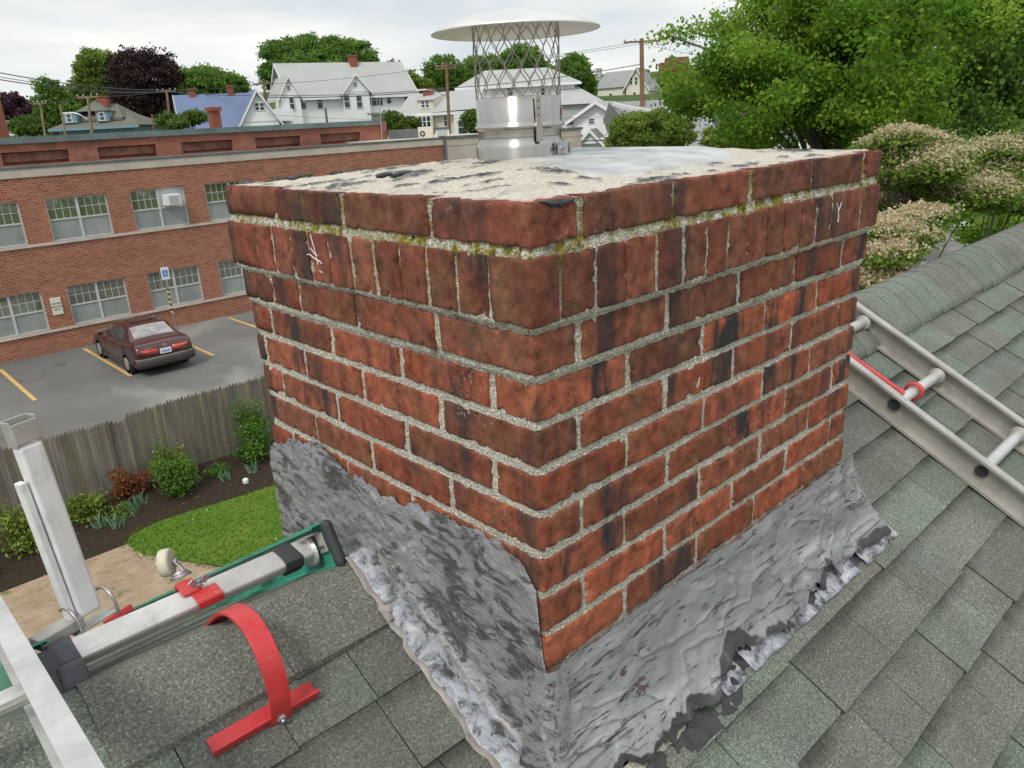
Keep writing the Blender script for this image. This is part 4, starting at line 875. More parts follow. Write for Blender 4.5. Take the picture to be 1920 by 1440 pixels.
def office_window(x, zb, zt, ac=False):
    fy = YB+.10
    mb = MB(); f = .05
    for a in (x, x+WW-f): mb.b2(a, a+f, fy-.03, fy+.04, zb, zt)
    mb.b2(x+WW/2-.04, x+WW/2+.04, fy-.035, fy+.045, zb, zt); mb.b2(x+f, x+WW-f, fy-.029, fy+.04, zb, zb+.05); mb.b2(x+f, x+WW-f, fy-.029, fy+.04, zt-.04, zt)
    zm = zb+(zt-zb)*.50
    for s_ in (0, 1): a = x+f+s_*(WW/2-.01); mb.b2(a, a+WW/2-.08, fy-.028, fy+.03, zm-.025, zm+.025)
    fr = oc(mb.build('window_frame', MT['frame']))
    for s_ in (0, 1):
        a = x+f+.0+s_*(WW/2-.01); b = a+WW/2-.08; solid = ac and s_ == 1
        mb = MB(); mb.b2(a, b, fy+.012, fy+.018, zm+.02, zt-.04); p = mb.build('upper_pane', MT['frame'] if solid else MT['glass']); p.parent = fr
        mb = MB(); mb.b2(a, b, fy+.000, fy+.006, zb+.045, zm-.02); p = mb.build('lower_pane', MT['screen']); p.parent = fr
        if not solid:
            mb = MB()
            for k in (1, 2, 3): xx = a+(b-a)*k/4; mb.b2(xx-.010, xx+.010, fy+.002, fy+.010, zm+.02, zt-.04)
            zz = (zm+zt)/2; mb.b2(a, b, fy+.001, fy+.011, zz-.010, zz+.010); p = mb.build('glazing_bars', MT['frame']); p.parent = fr
    return fr
for k, x in enumerate(wins):
    office_window(x, Z0b+.01, Z0t); office_window(x, Z1b+.01, Z1t, ac=(k == 6))
# air conditioner
acx = wins[6]+1.40
acu = empty('air_conditioner', (acx, YB, -1.9), 0, 'white window air conditioner sticking out of an upper office window', 'air conditioner')
mb = MB(); mb.b2(acx-.27, acx+.27, YB-.32, YB+.10, -2.09, -1.70); child(mb.build('casing', MT['w_trim'], bevel=.01), acu)
mb = MB(); mb.b2(acx-.16, acx+.21, YB-.326, YB-.321, -2.05, -1.75)
child(mb.build('grille', MT['w_gwall']), acu)
# signs
sg = empty('parking_sign', (5.51, YB-.02, -5.06), 0, 'cream wall sign with three lines of dark letters between two lower windows', 'sign')
mb = MB(); mb.b2(5.345, 5.685, YB-.03, YB-.01, -5.37, -4.76); child(mb.build('plate', MT['w_pale'], bevel=.03), sg)
def text(s, loc, size, mat, rot=(pi/2, 0, 0), parent=None, name='lettering', ext=.002):
    cu = bpy.data.curves.new(name, 'FONT'); cu.body = s; cu.size = size; cu.align_x = 'CENTER'; cu.extrude = ext
    o = bpy.data.objects.new('tmp', cu); S.collection.objects.link(o); dg = bpy.context.evaluated_depsgraph_get(); me = bpy.data.meshes.new_from_object(o.evaluated_get(dg))
    bpy.data.objects.remove(o); me.transform(Matrix.Translation(Vector(loc)) @ __import__('mathutils').Euler(rot).to_matrix().to_4x4()); me.materials.clear()
    o = link(name, me, mat)
    if parent: child(o, parent)
    return o
text('VISITOR', (5.515, YB-.033, -5.00), .085, MT['darkwin'], parent=sg); text('PARKING', (5.515, YB-.033, -5.11), .085, MT['darkwin'], parent=sg); text('ONLY', (5.515, YB-.033, -5.21), .085, MT['darkwin'], parent=sg)
hs = empty('disabled_parking_sign', (9.18, 28.93, G), 0, 'blue and white wheelchair parking sign on a striped yellow and black post', 'sign')
mb = MB(); mb.tube([(9.18, 28.93, G), (9.18, 28.93, -4.15)], .028, 10); child(mb.build('post', MT['zinc']), hs)
q = NM('hazard_tape', .6); wv = q.n('TexWave'); wv.wave_type = 'BANDS'; wv.bands_direction = 'DIAGONAL'; wv.inputs['Scale'].default_value = 3.2; q.l(q.co(), wv.inputs['Vector']); q.col(q.ramp(wv.outputs['Fac'], [(.45, (.03, .03, .03)), (.55, (.72, .52, .15))]))
mb = MB(); mb.tube([(9.18, 28.93, -6.05), (9.18, 28.93, -5.05)], .040, 12); child(mb.build('striped_sleeve', q.m), hs)
mb = MB(); mb.b2(9.03, 9.33, 28.88, 28.89, -4.72, -4.25); child(mb.build('plate', MT['w_trim'], bevel=.02), hs)
MT['sblue'] = plain('sign_blue', (.05, .20, .55), .5, var=.05); mb = MB(); mb.b2(9.085, 9.275, 28.873, 28.878, -4.60, -4.36); child(mb.build('blue_panel', MT['sblue']), hs)
mb = MB(); Y_ = 28.870; mb.lathe([(.0, 0), (.018, 0)], (0, 0, 0), 12); mb.v = [(9.165+p[0], Y_, -4.395+p[1]) for p in mb.v]
mb.bar((9.165, Y_, -4.42), (9.175, Y_, -4.49), .018, .002, (0, 1, 0)); mb.bar((9.172, Y_, -4.487), (9.215, Y_, -4.487), .016, .002, (0, 1, 0)); mb.bar((9.215, Y_, -4.487), (9.235, Y_, -4.55), .016, .002, (0, 1, 0)); mb.bar((9.168, Y_, -4.45), (9.205, Y_, -4.45), .012, .002, (0, 1, 0))
mb.tube([(9.175+.05*cos(a), Y_, -4.52+.05*sin(a)) for a in np.linspace(2.2, 5.9, 14)], .006, 6); child(mb.build('wheelchair_symbol', MT['w_trim']), hs)
# penthouse storey set back on the roof
ph = empty('rooftop_storey', (12, 38, -.6), 0, 'weathered red brick rooftop storey with green coping set back on the office building', 'building')
mb = MB(); mb.b2(-6, 25.6, 38.0, 38.3, .02, .37); xs = [-6]; rec = []
x = -4.6
while x < 24.5:
    rec.append((x, x+2.55)); x += 3.75
mb.b2(-6, 25.6, 38.0, 38.3, -.60, -.50)
px = -6
for a, b in rec: mb.b2(px, a, 38.0, 38.3, -.50, .02); px = b
mb.b2(px, 25.6, 38.0, 38.3, -.50, .02); mb.b2(25.25, 25.6, 38.3, 50, -.6, .37); mb.b2(-6, 25.25, 38.42, 38.5, -.5, .02); mb.b2(25.6, 25.95, 37.9, 38.5, -.6, .52); child(mb.build('brick_wall', MT['pbrick']), ph)
mb = MB(); mb.b2(-6.05, 25.6, 37.88, 38.35, .35, .47); mb.b2(-6.05, 25.6, 37.96, 38.60, .47, .61); child(mb.build('coping', MT['gcoping']), ph)
mb = MB()
for a, b in rec: mb.b2(a, b, 38.06, 38.40, -.02+.02, .02+.0-.14+.02)
for a, b in rec: child((lambda m: (m.b2(a, b, 38.30, 38.40, -.38, -.02), m)[1])(MB()).build('louvre', MT['louvre']), ph)
mb = MB(); mb.b2(-6, 25.3, 38.3, 50, .3, .36); child(mb.build('flat_roof', MT['flatroof']), ph)
# pale block at the right end
pb = empty('stucco_block', (26, YB, G), 0, 'pale stucco block with dark coping at the right end of the office building', 'building')
mb = MB(); mb.b2(XE+.05, 33, YB-.12, YB+14, G-.2, -.47); child(mb.build('wall', MT['beige']), pb)
mb = MB(); mb.b2(XE+.02, 33.1, YB-.16, YB+.25, -.46, -.33); child(mb.build('coping', MT['coping']), pb)
mb = MB(); mb.b2(XE-.06, XE+.03, YB-.17, YB+.3, G, -.30); mb.b2(XE+.05, 33, YB-.128, YB-.122, -.80, -.785); mb.b2(26.1, 26.13, YB-.127, YB-.121, -3, -.8); child(mb.build('joint_strip', MT['coping']), pb)
# roof-top plant
def pbox(name, u0, u1, v0, v1, D, dep, mat, label, cat, extra=None, group=None):
    a, b = at(u0, v1, D), at(u1, v0, D); c_ = (a+b)/2; e = empty(name, (c_[0], c_[1], a[2]), YAW-pi/2, label, cat, group)
    W_ = abs((b-a)@RT); H_ = b[2]-a[2]
    mb = MB(); mb.box((0, dep/2, H_/2), (W_, dep, H_)); o = mb.build('casing', mat); o.parent = e
    if extra: extra(e, W_, H_)
    return e
def fan(e, W_, H_):
    mb = MB(); mb.tube([(-W_*.22, -.012, H_*.35), (-W_*.22, .004, H_*.35)], H_*.30, 20); o = mb.build('fan_grille', MT['coping']); o.parent = e
    mb = MB(); mb.tube([(-W_*.22, -.02, H_*.35), (-W_*.22, -.01, H_*.35)], H_*.09, 12); o = mb.build('fan_hub', MT['w_trim']); o.parent = e
pbox('condenser_unit', 785, 811, 237, 258, 43.5, .35, MT['w_cream'], 'white roof condenser with round fan grille standing on the office parapet line', 'air conditioner', fan)
def legs(e, W_, H_):
    mb = MB()
    for s_ in (-1, 1): mb.box((s_*W_*.42, -.03, H_*.2), (.08, .03, H_*1.1))
    o = mb.build('bracket', MT['w_trim']); o.parent = e
pbox('low_condenser', 817, 842, 243, 258, 43.2, .4, MT['w_gwall'], 'small grey roof condenser in a white frame right of the fan unit', 'air conditioner', legs)
pbox('dark_roof_screen', 729, 786, 241, 262, 46.2, .3, MT['slate'] if 'slate' in MT else MT['coping'], 'long dark roof screen between the brick rooftop storey and the condensers', 'roof screen')
pbox('dark_duct', 812, 842, 238, 250, 45, .5, MT['coping'], 'dark duct box behind the small grey condenser', 'duct')
bs = empty('brick_stack', tuple(at(-6, 262, 46.5)), 0, 'tall plain red brick stack at the left edge of the rooftop', 'chimney')
a = at(-4, 250, 47); mb = MB(); mb.b2(a[0]-1.0, a[0]+.45, a[1]-.5, a[1]+.5, -.6, at(0, 182, 47)[2]); child(mb.build('shaft', MT['w_brickred']), bs)
mb = MB(); mb.b2(a[0]-1.08, a[0]+.53, a[1]-.58, a[1]+.58, at(0, 182, 47)[2], at(0, 182, 47)[2]+.12); child(mb.build('cap', MT['w_brickred']), bs)
a = at(404, 232, 50); bs = empty('brick_stack', tuple(a), 0, 'short red brick stack with flared top in front of the blue roofed house', 'chimney')
mb = MB(); mb.b2(a[0]-.28, a[0]+.28, a[1]-.28, a[1]+.28, -.3, at(404, 208, 50)[2]); child(mb.build('shaft', MT['w_brickred']), bs)
mb = MB(); z_ = at(404, 208, 50)[2]; mb.b2(a[0]-.38, a[0]+.38, a[1]-.38, a[1]+.38, z_, z_+.22); child(mb.build('cap', MT['w_brickred']), bs)
# ================= fence =================
fe = empty('picket_fence', (3, 15.72, G), 0, 'tall weathered grey brown stockade fence between the parking lot and the mulch bed', 'fence')
V = []; F = []; PC = []; x = -9.0
while x < 10.2:
    w_ = rnd.uniform(.066, .082); h = 1.64+rnd.uniform(-.02, .02)+.06*N3(x, 0, 0, .5, 3)
    if 3.25 < x < 3.42 or 3.15 < x < 3.2: h -= .09
    if 1.2 < x < 3.15: h -= .03
    y = 15.66+rnd.uniform(-.006, .006)+.06*N3(x, 0, 0, .25, 9); c_ = np.array((.200, .185, .158))*rnd.uniform(.82, 1.16)*np.array((1, rnd.uniform(.95, 1.03), rnd.uniform(.85, 1.1))); b = len(V); z0 = G-.05; z1 = G+h
    tip = [(x, z0), (x+w_, z0), (x+w_, z1-.09), (x+w_*.78, z1-.03), (x+w_*.5, z1), (x+w_*.22, z1-.03), (x, z1-.09)]
    for yy in (y, y+.03): V += [(px, yy-.008*(k in (1, 2, 0, 6)) if yy == y and False else yy, pz) for k, (px, pz) in enumerate(tip)]
    n = 7; PC += [tuple(c_)+(1,)]*14
    F += [tuple(b+i for i in range(n)), tuple(b+n+i for i in reversed(range(n)))]+[(b+i, b+n+i, b+n+(i+1) % n, b+(i+1) % n) for i in range(n)]
    x += w_+.004
me = bpy.data.meshes.new('pickets'); me.from_pydata(V, [], F); setcol(me, 'pc', PC); child(link('pickets', me, MT['fence']), fe)
for hz_ in (.35, .95, 1.35):
    mb = MB(); mb.b2(-9, 10.2, 15.70, 15.76, G+hz_, G+hz_+.07); o = child(mb.build('rail', MT['fence']), fe); setcol(o.data, 'pc', [(.12, .10, .08, 1)]*8)
# ================= plants =================
def leaves(pts, size, seed, flat=0.0, asp=.55):
    """quads at pts (n,3) with random turn; returns V,F arrays"""
    rs = np.random.RandomState(seed); n = len(pts); a = rs.normal(size=(n, 3)); a[:, 2] *= (1-flat); a /= np.linalg.norm(a, axis=1)[:, None]
    b = rs.normal(size=(n, 3)); b[:, 2] *= (1-flat); b -= a*(a*b).sum(1)[:, None]; b /= np.linalg.norm(b, axis=1)[:, None]
    s = size*rs.uniform(.6, 1.35, size=(n, 1)); V = np.stack([pts-a*s*.5, pts+b*s*asp*.5-a*s*.05, pts+a*s*.5, pts-b*s*asp*.5-a*s*.05], 1).reshape(-1, 3)
    return V
def quadmesh(name, V, lr):
    n = len(V)//4; me = bpy.data.meshes.new(name); me.vertices.add(len(V)); me.vertices.foreach_set('co', V.astype(np.float32).ravel())
    me.loops.add(4*n); me.loops.foreach_set('vertex_index', np.arange(4*n, dtype=np.int32)); me.polygons.add(n)
    me.polygons.foreach_set('loop_start', np.arange(n, dtype=np.int32)*4); me.polygons.foreach_set('loop_total', np.full(n, 4, dtype=np.int32)); me.update()
    c = np.repeat(lr, 4); setcol(me, 'lr', np.stack([c, c, c, np.ones_like(c)], 1)); return me
def clumps(blobs, ncl, per, spread, seed, shell=.55, cut=None):
    """leaf positions gathered in clumps inside ellipsoid blobs (cx,cy,cz,rx,ry,rz)"""
    rs = np.random.RandomState(seed); vol = np.array([b[3]*b[4]*b[5] for b in blobs])**.8; vol /= vol.sum(); P = []; LR = []
    for b, f in zip(blobs, vol):
        k = max(3, int(ncl*f)); d = rs.normal(size=(k, 3)); d /= np.linalg.norm(d, axis=1)[:, None]; r = rs.uniform(shell**3, 1, size=(k, 1))**(1/3)
        C = np.array(b[:3])+d*r*np.array(b[3:6])*rs.uniform(.86, 1.10, size=(k, 1)); ns = max(3, k//9); ci_ = rs.randint(0, ns, size=k); Sb = C[:ns]; near_ = np.argmin(((C[:, None]-Sb[None])**2).sum(2), 1); C = Sb[near_]+(C-Sb[near_])*.80
        tone = np.clip(rs.uniform(.12, .72, size=ns)[near_]+rs.normal(size=k)*.10, 0, 1)
        pts = np.repeat(C, per, 0)+rs.normal(size=(k*per, 3))*spread*np.array((1, 1, .6)); t = np.clip(np.repeat(tone, per)+rs.normal(size=k*per)*.15, 0, 1); P.append(pts); LR.append(t)
    P = np.concatenate(P); LR = np.concatenate(LR)
    if cut is not None: m_ = cut(P); P = P[m_]; LR = LR[m_]
    return P, LR
def limbs(base, top, blobs, r0, seed, nb=10, sub=2):
    rs = random.Random(seed); mb = MB(); base = Vector(base); top = Vector(top); pts = []
    for i in range(9):
        t = i/8; pts.append(base.lerp(top, t)+Vector((rs.uniform(-1, 1), rs.uniform(-1, 1), 0))*r0*.8*t)
    mb.tube(pts, [r0*(1.25-.9*i/8) for i in range(9)], 9)
    for k in range(nb):
        b = blobs[k % len(blobs)]; tgt = Vector(b[:3])+Vector((rs.uniform(-.6, .6)*b[3], rs.uniform(-.6, .6)*b[4], rs.uniform(-.3, .7)*b[5])); s = pts[rs.randrange(3, 9)]
        mid = s.lerp(tgt, .5)+Vector((0, 0, (tgt-s).length*.12)); bp_ = [s, s.lerp(mid, .5), mid, mid.lerp(tgt, .5), tgt]; rr = r0*rs.uniform(.28, .45); mb.tube(bp_, [rr, rr*.8, rr*.6, rr*.4, rr*.15], 6)
        for q_ in range(sub):
            s2 = bp_[rs.randrange(1, 4)]; t2 = s2+Vector((rs.uniform(-1, 1)*b[3], rs.uniform(-1, 1)*b[4], rs.uniform(-.2, 1)*b[5]))*.6; mb.tube([s2, s2.lerp(t2, .5)+Vector((0, 0, .05*(t2-s2).length)), t2], [rr*.45, rr*.3, rr*.1], 5)
    return mb
def tree(name, label, base, blobs, ncl, per, size, spread, mat, r0, seed, bark='bark', group=None, cat='tree', nb=10, shell=.5, flat=0., asp=.6, top=None, extra=None):
    e = empty(name, tuple(base), 0, label, cat, group); zc = max(b[2] for b in blobs); cx = sum(b[0] for b in blobs)/len(blobs); cy = sum(b[1] for b in blobs)/len(blobs)
    P, LR = clumps(blobs, ncl, per, spread, seed, shell); V = leaves(P, size, seed+1, flat, asp)
    child(link('crown', quadmesh('crown', V, LR), mat), e)
    tp = top or (lerp(base[0], cx, .7), lerp(base[1], cy, .7), zc)
    child(limbs(base, tp, blobs, r0, seed, nb).build('trunk', MT[bark], smooth=True), e)
    if extra: extra(e, blobs, seed)
    return e
LM = dict(
 maple=leafmat('maple_leaf', [(.07, .16, .018), (.155, .31, .028), (.26, .42, .045), (.40, .52, .08)], .6),
 dark=leafmat('dark_leaf', [(.02, .05, .012), (.035, .08, .016), (.06, .12, .022)], .3),
 mid=leafmat('mid_leaf', [(.09, .18, .03), (.15, .27, .045), (.22, .36, .065)], .5),
 light=leafmat('light_leaf', [(.06, .11, .02), (.10, .17, .028), (.17, .24, .05)], .4),
 olive=leafmat('olive_leaf', [(.12, .18, .03), (.19, .27, .042), (.27, .36, .065)], .5),
 copper=leafmat('copper_leaf', [(.028, .016, .016), (.048, .026, .025), (.075, .042, .038)], .3),
 purple=leafmat('purple_leaf', [(.05, .02, .03), (.09, .035, .05), (.15, .08, .10)], .3),
 rust=leafmat('rust_leaf', [(.14, .04, .015), (.25, .09, .03), (.32, .15, .05)], .35),
 shrub=leafmat('shrub_leaf', [(.05, .12, .018), (.09, .20, .025), (.17, .30, .045)], .35),
 yel=leafmat('yellow_leaf', [(.10, .17, .02), (.18, .26, .035), (.30, .36, .08)], .4),
 dog=leafmat('dogwood_leaf', [(.09, .17, .02), (.17, .26, .04), (.27, .35, .075)], .5),
 bract=leafmat('dogwood_bract', [(.42, .32, .20), (.54, .43, .28), (.62, .54, .35), (.56, .55, .30)], .4))
def B(u, v, D, rx, rz=None, ry=None):
    p = at(u, v, D); r = rx*D/FPX; return (p[0], p[1], p[2], r, (ry or rx)*D/FPX*.9, (rz or rx)*D/FPX)
def onground(u, v, D, z=None):
    p = at(u, v, D); return (p[0], p[1], gz(p[0], p[1]) if z is None else z)
# --- big maple at the right (blob centres in survey units: direction, distance)
rsm = random.Random(12); mpl = []
def spray(u, v, D, ru, rv, n, r, rz=None):
    for _ in range(n):
        a = rsm.uniform(0, 6.28); q = math.sqrt(rsm.random()); mpl.append(B(u+ru*q*cos(a), v+rv*q*sin(a), D+rsm.uniform(-2, 2), r*rsm.uniform(.7, 1.3), (rz or r*.62)*rsm.uniform(.7, 1.3)))
spray(1330, 150, 23, 75, 75, 13, 36); spray(1340, 60, 24, 90, 45, 7, 24); spray(1440, 20, 24, 90, 50, 9, 30); spray(1300, 190, 24, 45, 35, 5, 28); spray(1420, 150, 22, 90, 80, 20, 42); spray(1560, 70, 22, 110, 70, 22, 46); spray(1540, 190, 21, 110, 60, 20, 44); spray(1680, 60, 20, 110, 80, 14, 46); spray(1690, 190, 20, 80, 60, 10, 42); spray(1450, 258, 22, 80, 18, 6, 30); spray(1640, 300, 20, 60, 60, 8, 34); spray(1620, 400, 20, 50, 40, 5, 34); spray(1560, -60, 22, 200, 50, 12, 44); spray(1770, 10, 20, 90, 70, 8, 46)
e = tree('maple_tree', 'large bright green maple spreading above the right end of the chimney', onground(1600, 300, 23), mpl, 2500, 44, .105, .22, LM['maple'], .30, 5, nb=46, shell=.15, asp=.8, top=tuple(at(1585, 60, 22)))
mp2 = [B(1810, 60, 26, 110, 100), B(1900, 20, 27, 130, 120), B(1850, 180, 26, 110, 80), B(1940, 200, 27, 100, 90), B(1760, 200, 27, 80, 60), B(1840, 260, 25, 90, 40), B(1780, 310, 24, 90, 50), B(1900, 330, 26, 100, 60), B(1720, 330, 25, 60, 60)]
tree('maple_tree', 'darker green tree at the right edge of the picture behind the flowering trees', onground(1905, 300, 27), mp2, 1300, 34, .15, .26, LM['mid'], .32, 8, nb=18, shell=.4, asp=.8, top=tuple(at(1900, 60, 27)))
# --- flowering dogwoods: flat tiers of leaves with cream bracts on top
def dogwood(name, label, base, tiers, seed, nl=60000, nb_=26000, r0=.07):
    rt = random.Random(seed); T2 = []
    for t in tiers:
        for _ in range(4): T2.append((t[0]+rt.uniform(-.55, .55)*t[3], t[1]+rt.uniform(-.55, .55)*t[4], t[2]+rt.uniform(-.9, .9)*t[5], t[3]*rt.uniform(.45, .8), t[4]*rt.uniform(.45, .8), t[5]*rt.uniform(.4, .8)))
    tiers = T2
    e = empty(name, tuple(base), 0, label, 'tree', 'flowering dogwoods beyond the roof ridge'); rs = np.random.RandomState(seed); PL = []; PB = []; tl = []
    vol = np.array([t[3]*t[4] for t in tiers]); vol /= vol.sum()
    for t, f in zip(tiers, vol):
        for n_, lst, up in ((int(nl*f), PL, -.10), (int(nb_*f), PB, .0)):
            k = max(4, n_//10); r = np.sqrt(rs.uniform(0, 1, k)); a = rs.uniform(0, 2*pi, k); C = np.stack([t[0]+r*cos_(a)*t[3], t[1]+r*np.sin(a)*t[4], t[2]+t[5]*(1-r**2)*rs.uniform(.5, 1.0, k)-t[5]*.4+rs.normal(size=k)*t[5]*.18], 1)
            p = np.repeat(C, 10, 0)+rs.normal(size=(k*10, 3))*np.array((.11, .11, .03)); p[:, 2] += up; lst.append(p); 
    for nm, lst, sz, mt, fl in (('crown', PL, .070, LM['dog'], .4), ('blossom', PB, .050, LM['bract'], .35)):
        P = np.concatenate(lst); V = leaves(P, sz, seed+3, fl, .7); lr = rs.uniform(0, 1, len(P)); child(link(nm, quadmesh(nm, V, lr), mt), e)
    bl = [(t[0], t[1], t[2]-.1, t[3], t[4], t[5]*.5) for t in tiers]; child(limbs(base, (base[0], base[1], base[2]+2.5), bl, r0, seed, 14, 1).build('trunk', MT['bark'], smooth=True), e)
    return e
cos_ = np.cos
def Tt(u, v, D, rx, rz): p = at(u, v, D); k = D/FPX; return (p[0], p[1], p[2], rx*k, rx*k*.9, rz*k)
dogwood('dogwood_tree', 'pale blossoming dogwood right of the chimney, tallest and middle one of the three', onground(1700, 400, 13.5, G), [Tt(1690, 240, 13.5, 60, 26), Tt(1670, 262, 13.5, 55, 26), Tt(1740, 285, 13.2, 75, 26), Tt(1800, 330, 13.5, 80, 26), Tt(1720, 320, 14, 70, 22), Tt(1700, 375, 14, 55, 16), Tt(1760, 300, 12.6, 60, 24), Tt(1850, 345, 13.3, 60, 24)], 31)
dogwood('dogwood_tree', 'pale blossoming dogwood at the right edge of the picture', onground(1832, 440, 15.5, G), [Tt(1880, 290, 15, 70, 28), Tt(1920, 330, 15.5, 80, 34), Tt(1900, 380, 15.5, 50, 12), Tt(1960, 280, 15, 60, 34), Tt(1870, 350, 16, 60, 20)], 32, 38000, 17000)
dogwood('dogwood_tree', 'low blossoming dogwood close behind the chimney shoulder, above the roof ridge', onground(1640, 520, 11, G), [Tt(1660, 440, 11, 75, 26), Tt(1650, 480, 10.5, 75, 30), Tt(1705, 400, 11.5, 60, 14), Tt(1620, 520, 10.5, 70, 30), Tt(1670, 515, 11, 50, 26), Tt(1600, 470, 11.5, 60, 30)], 33, 36000, 22000)
tree('hedge_tree', 'dense green shrub between the chimney and the dogwoods', onground(1660, 430, 17.5, G), [B(1660, 340, 17, 60, 45), B(1690, 400, 17, 60, 30), B(1640, 400, 18, 50, 40), B(1770, 385, 18, 60, 26), B(1880, 440, 19, 70, 24)], 420, 24, .13, .2, LM['maple'], .12, 41, cat='shrub', asp=.8)
# --- distant trees
def far(name, label, u, D, blobs, ncl, mat, seed, per=34, size=None, group='distant trees', bark='bark', shell=.45, r0=.35):
    k = D/FPX; return tree(name, label, onground(u, 240, D), [B(b[0], b[1], D+(b[4] if len(b) > 4 else 0), b[2], b[3]) for b in blobs], int(ncl*1.5), per, (size or 4.2)*k, 4.2*k, LM[mat], r0, seed, bark, group, nb=8, shell=shell, asp=.8)
far('purple_tree', 'purple leaved tree at the far left edge behind the brick stack', 30, 95, [(30, 205, 34, 30), (5, 215, 25, 25), (55, 215, 20, 20)], 260, 'purple', 50, bark='mulb')
far('broadleaf_tree', 'dark green tree behind the left side of the slate roofed house', 100, 90, [(100, 190, 28, 38), (85, 225, 22, 20), (125, 210, 24, 26)], 330, 'mid', 51)
far('broadleaf_tree', 'pale yellow green tree left of the copper beech', 180, 100, [(178, 125, 34, 30), (205, 120, 18, 20), (150, 130, 14, 12), (175, 165, 45, 28), (150, 190, 30, 25), (200, 190, 30, 30)], 430, 'olive', 52, shell=.3)
far('copper_beech', 'huge dark copper beech rising above the slate roofed house', 270, 92, [(272, 150, 64, 52, 0), (250, 130, 40, 34), (300, 140, 40, 40), (255, 200, 55, 36), (300, 200, 50, 36)], 1100, 'copper', 53, per=16, bark='mulb')
far('broadleaf_tree', 'broad rounded green tree behind the blue roofed house', 388, 96, [(385, 165, 72, 36), (350, 175, 42, 28), (430, 172, 36, 30)], 620, 'mid', 54)
far('broadleaf_tree', 'wide green tree standing behind the big white house', 600, 112, [(530, 115, 40, 40), (510, 145, 24, 26), (585, 100, 55, 30), (650, 100, 52, 28), (690, 130, 26, 30), (600, 130, 90, 40)], 1000, 'mid', 55)
far('evergreen_tree', 'small dark pointed evergreen right of the big white house', 737, 120, [(737, 145, 12, 16), (737, 128, 7, 14), (737, 165, 16, 16)], 120, 'dark', 56)
far('broadleaf_tree', 'green tree with rounded top left of the middle utility pole', 755, 112, [(760, 165, 34, 28), (745, 190, 30, 24), (785, 180, 30, 30)], 380, 'olive', 57)
far('broadleaf_tree', 'taller green tree directly behind the middle utility pole', 830, 118, [(832, 140, 38, 32), (815, 175, 45, 26), (865, 160, 30, 28)], 480, 'mid', 58)
far('broadleaf_tree', 'dark green tree seen through the left half of the mesh', 905, 124, [(905, 135, 36, 30), (880, 165, 40, 24)], 380, 'mid', 59)
far('broadleaf_tree', 'green tree top seen through the middle of the mesh', 975, 116, [(978, 115, 42, 28), (960, 140, 48, 30), (1010, 140, 30, 24)], 460, 'mid', 60)
far('broadleaf_tree', 'full green tree just right of the flue cap', 1085, 100, [(1075, 135, 32, 32), (1060, 165, 28, 28), (1092, 165, 26, 32), (1080, 195, 30, 22)], 480, 'mid', 61)
far('broadleaf_tree', 'green trees right of the far cream house', 1228, 150, [(1222, 172, 26, 20), (1250, 165, 24, 22), (1240, 180, 40, 16), (1270, 175, 30, 22)], 300, 'olive', 62)
far('round_shrub', 'broad yellow green shrub in front of the white gabled house', 1215, 48, [(1190, 240, 48, 30), (1235, 238, 52, 32), (1270, 250, 36, 30), (1160, 262, 30, 20), (1220, 262, 70, 24)], 620, 'olive', 63, group='shrubs behind the chimney top', r0=.1)
far('round_shrub', 'green bush at the foot of the large maple', 1350, 45, [(1345, 265, 34, 26), (1375, 260, 30, 30), (1400, 268, 40, 20)], 260, 'olive', 64, group='shrubs behind the chimney top', r0=.1)
far('round_shrub', 'light green bush at the far left beside the purple tree', 50, 72, [(50, 236, 26, 16), (70, 240, 20, 10)], 140, 'light', 65, group='garden bushes beyond the office roof', r0=.1)
far('round_shrub', 'light green bush below the blue roof between chimney stack and gable', 365, 62, [(363, 220, 20, 9), (345, 226, 16, 8)], 120, 'light', 66, group='garden bushes beyond the office roof', r0=.1)
far('round_shrub', 'leafy bush in front of the left gable of the blue roofed house', 320, 60, [(312, 225, 12, 14), (330, 232, 18, 8)], 90, 'light', 67, group='garden bushes beyond the office roof', r0=.1)
far('round_shrub', 'bright green bushes at the right foot of the big white house', 745, 62, [(738, 228, 18, 16), (765, 234, 22, 12), (728, 238, 16, 10)], 190, 'light', 68, group='garden bushes beyond the office roof', r0=.1)
far('round_shrub', 'small tree partly hidden by the flue pipe', 885, 60, [(884, 222, 14, 14), (890, 235, 14, 14)], 100, 'light', 69, group='garden bushes beyond the office roof', r0=.1)
# wooded skyline
rs = np.random.RandomState(5); P = []; 
for k in range(260):
    u = rs.uniform(-500, 2500); D = rs.uniform(150, 220); b = B(u, 205-.0535*(u-960)+rs.uniform(-22, 12)+(12 if u < 480 else 0), D, rs.uniform(18, 34), rs.uniform(12, 20)); d = rs.normal(size=(110, 3)); d /= np.linalg.norm(d, axis=1)[:, None]; P.append(np.array(b[:3])+d*np.array(b[3:6])*rs.uniform(.7, 1.05, (110, 1)))
P = np.concatenate(P); tag(link('distant_woods', quadmesh('woods', leaves(P, 1.0, 4), rs.uniform(0, 1, len(P))), LM['mid']), 'hazy wooded skyline behind the houses', 'woods', kind='stuff')
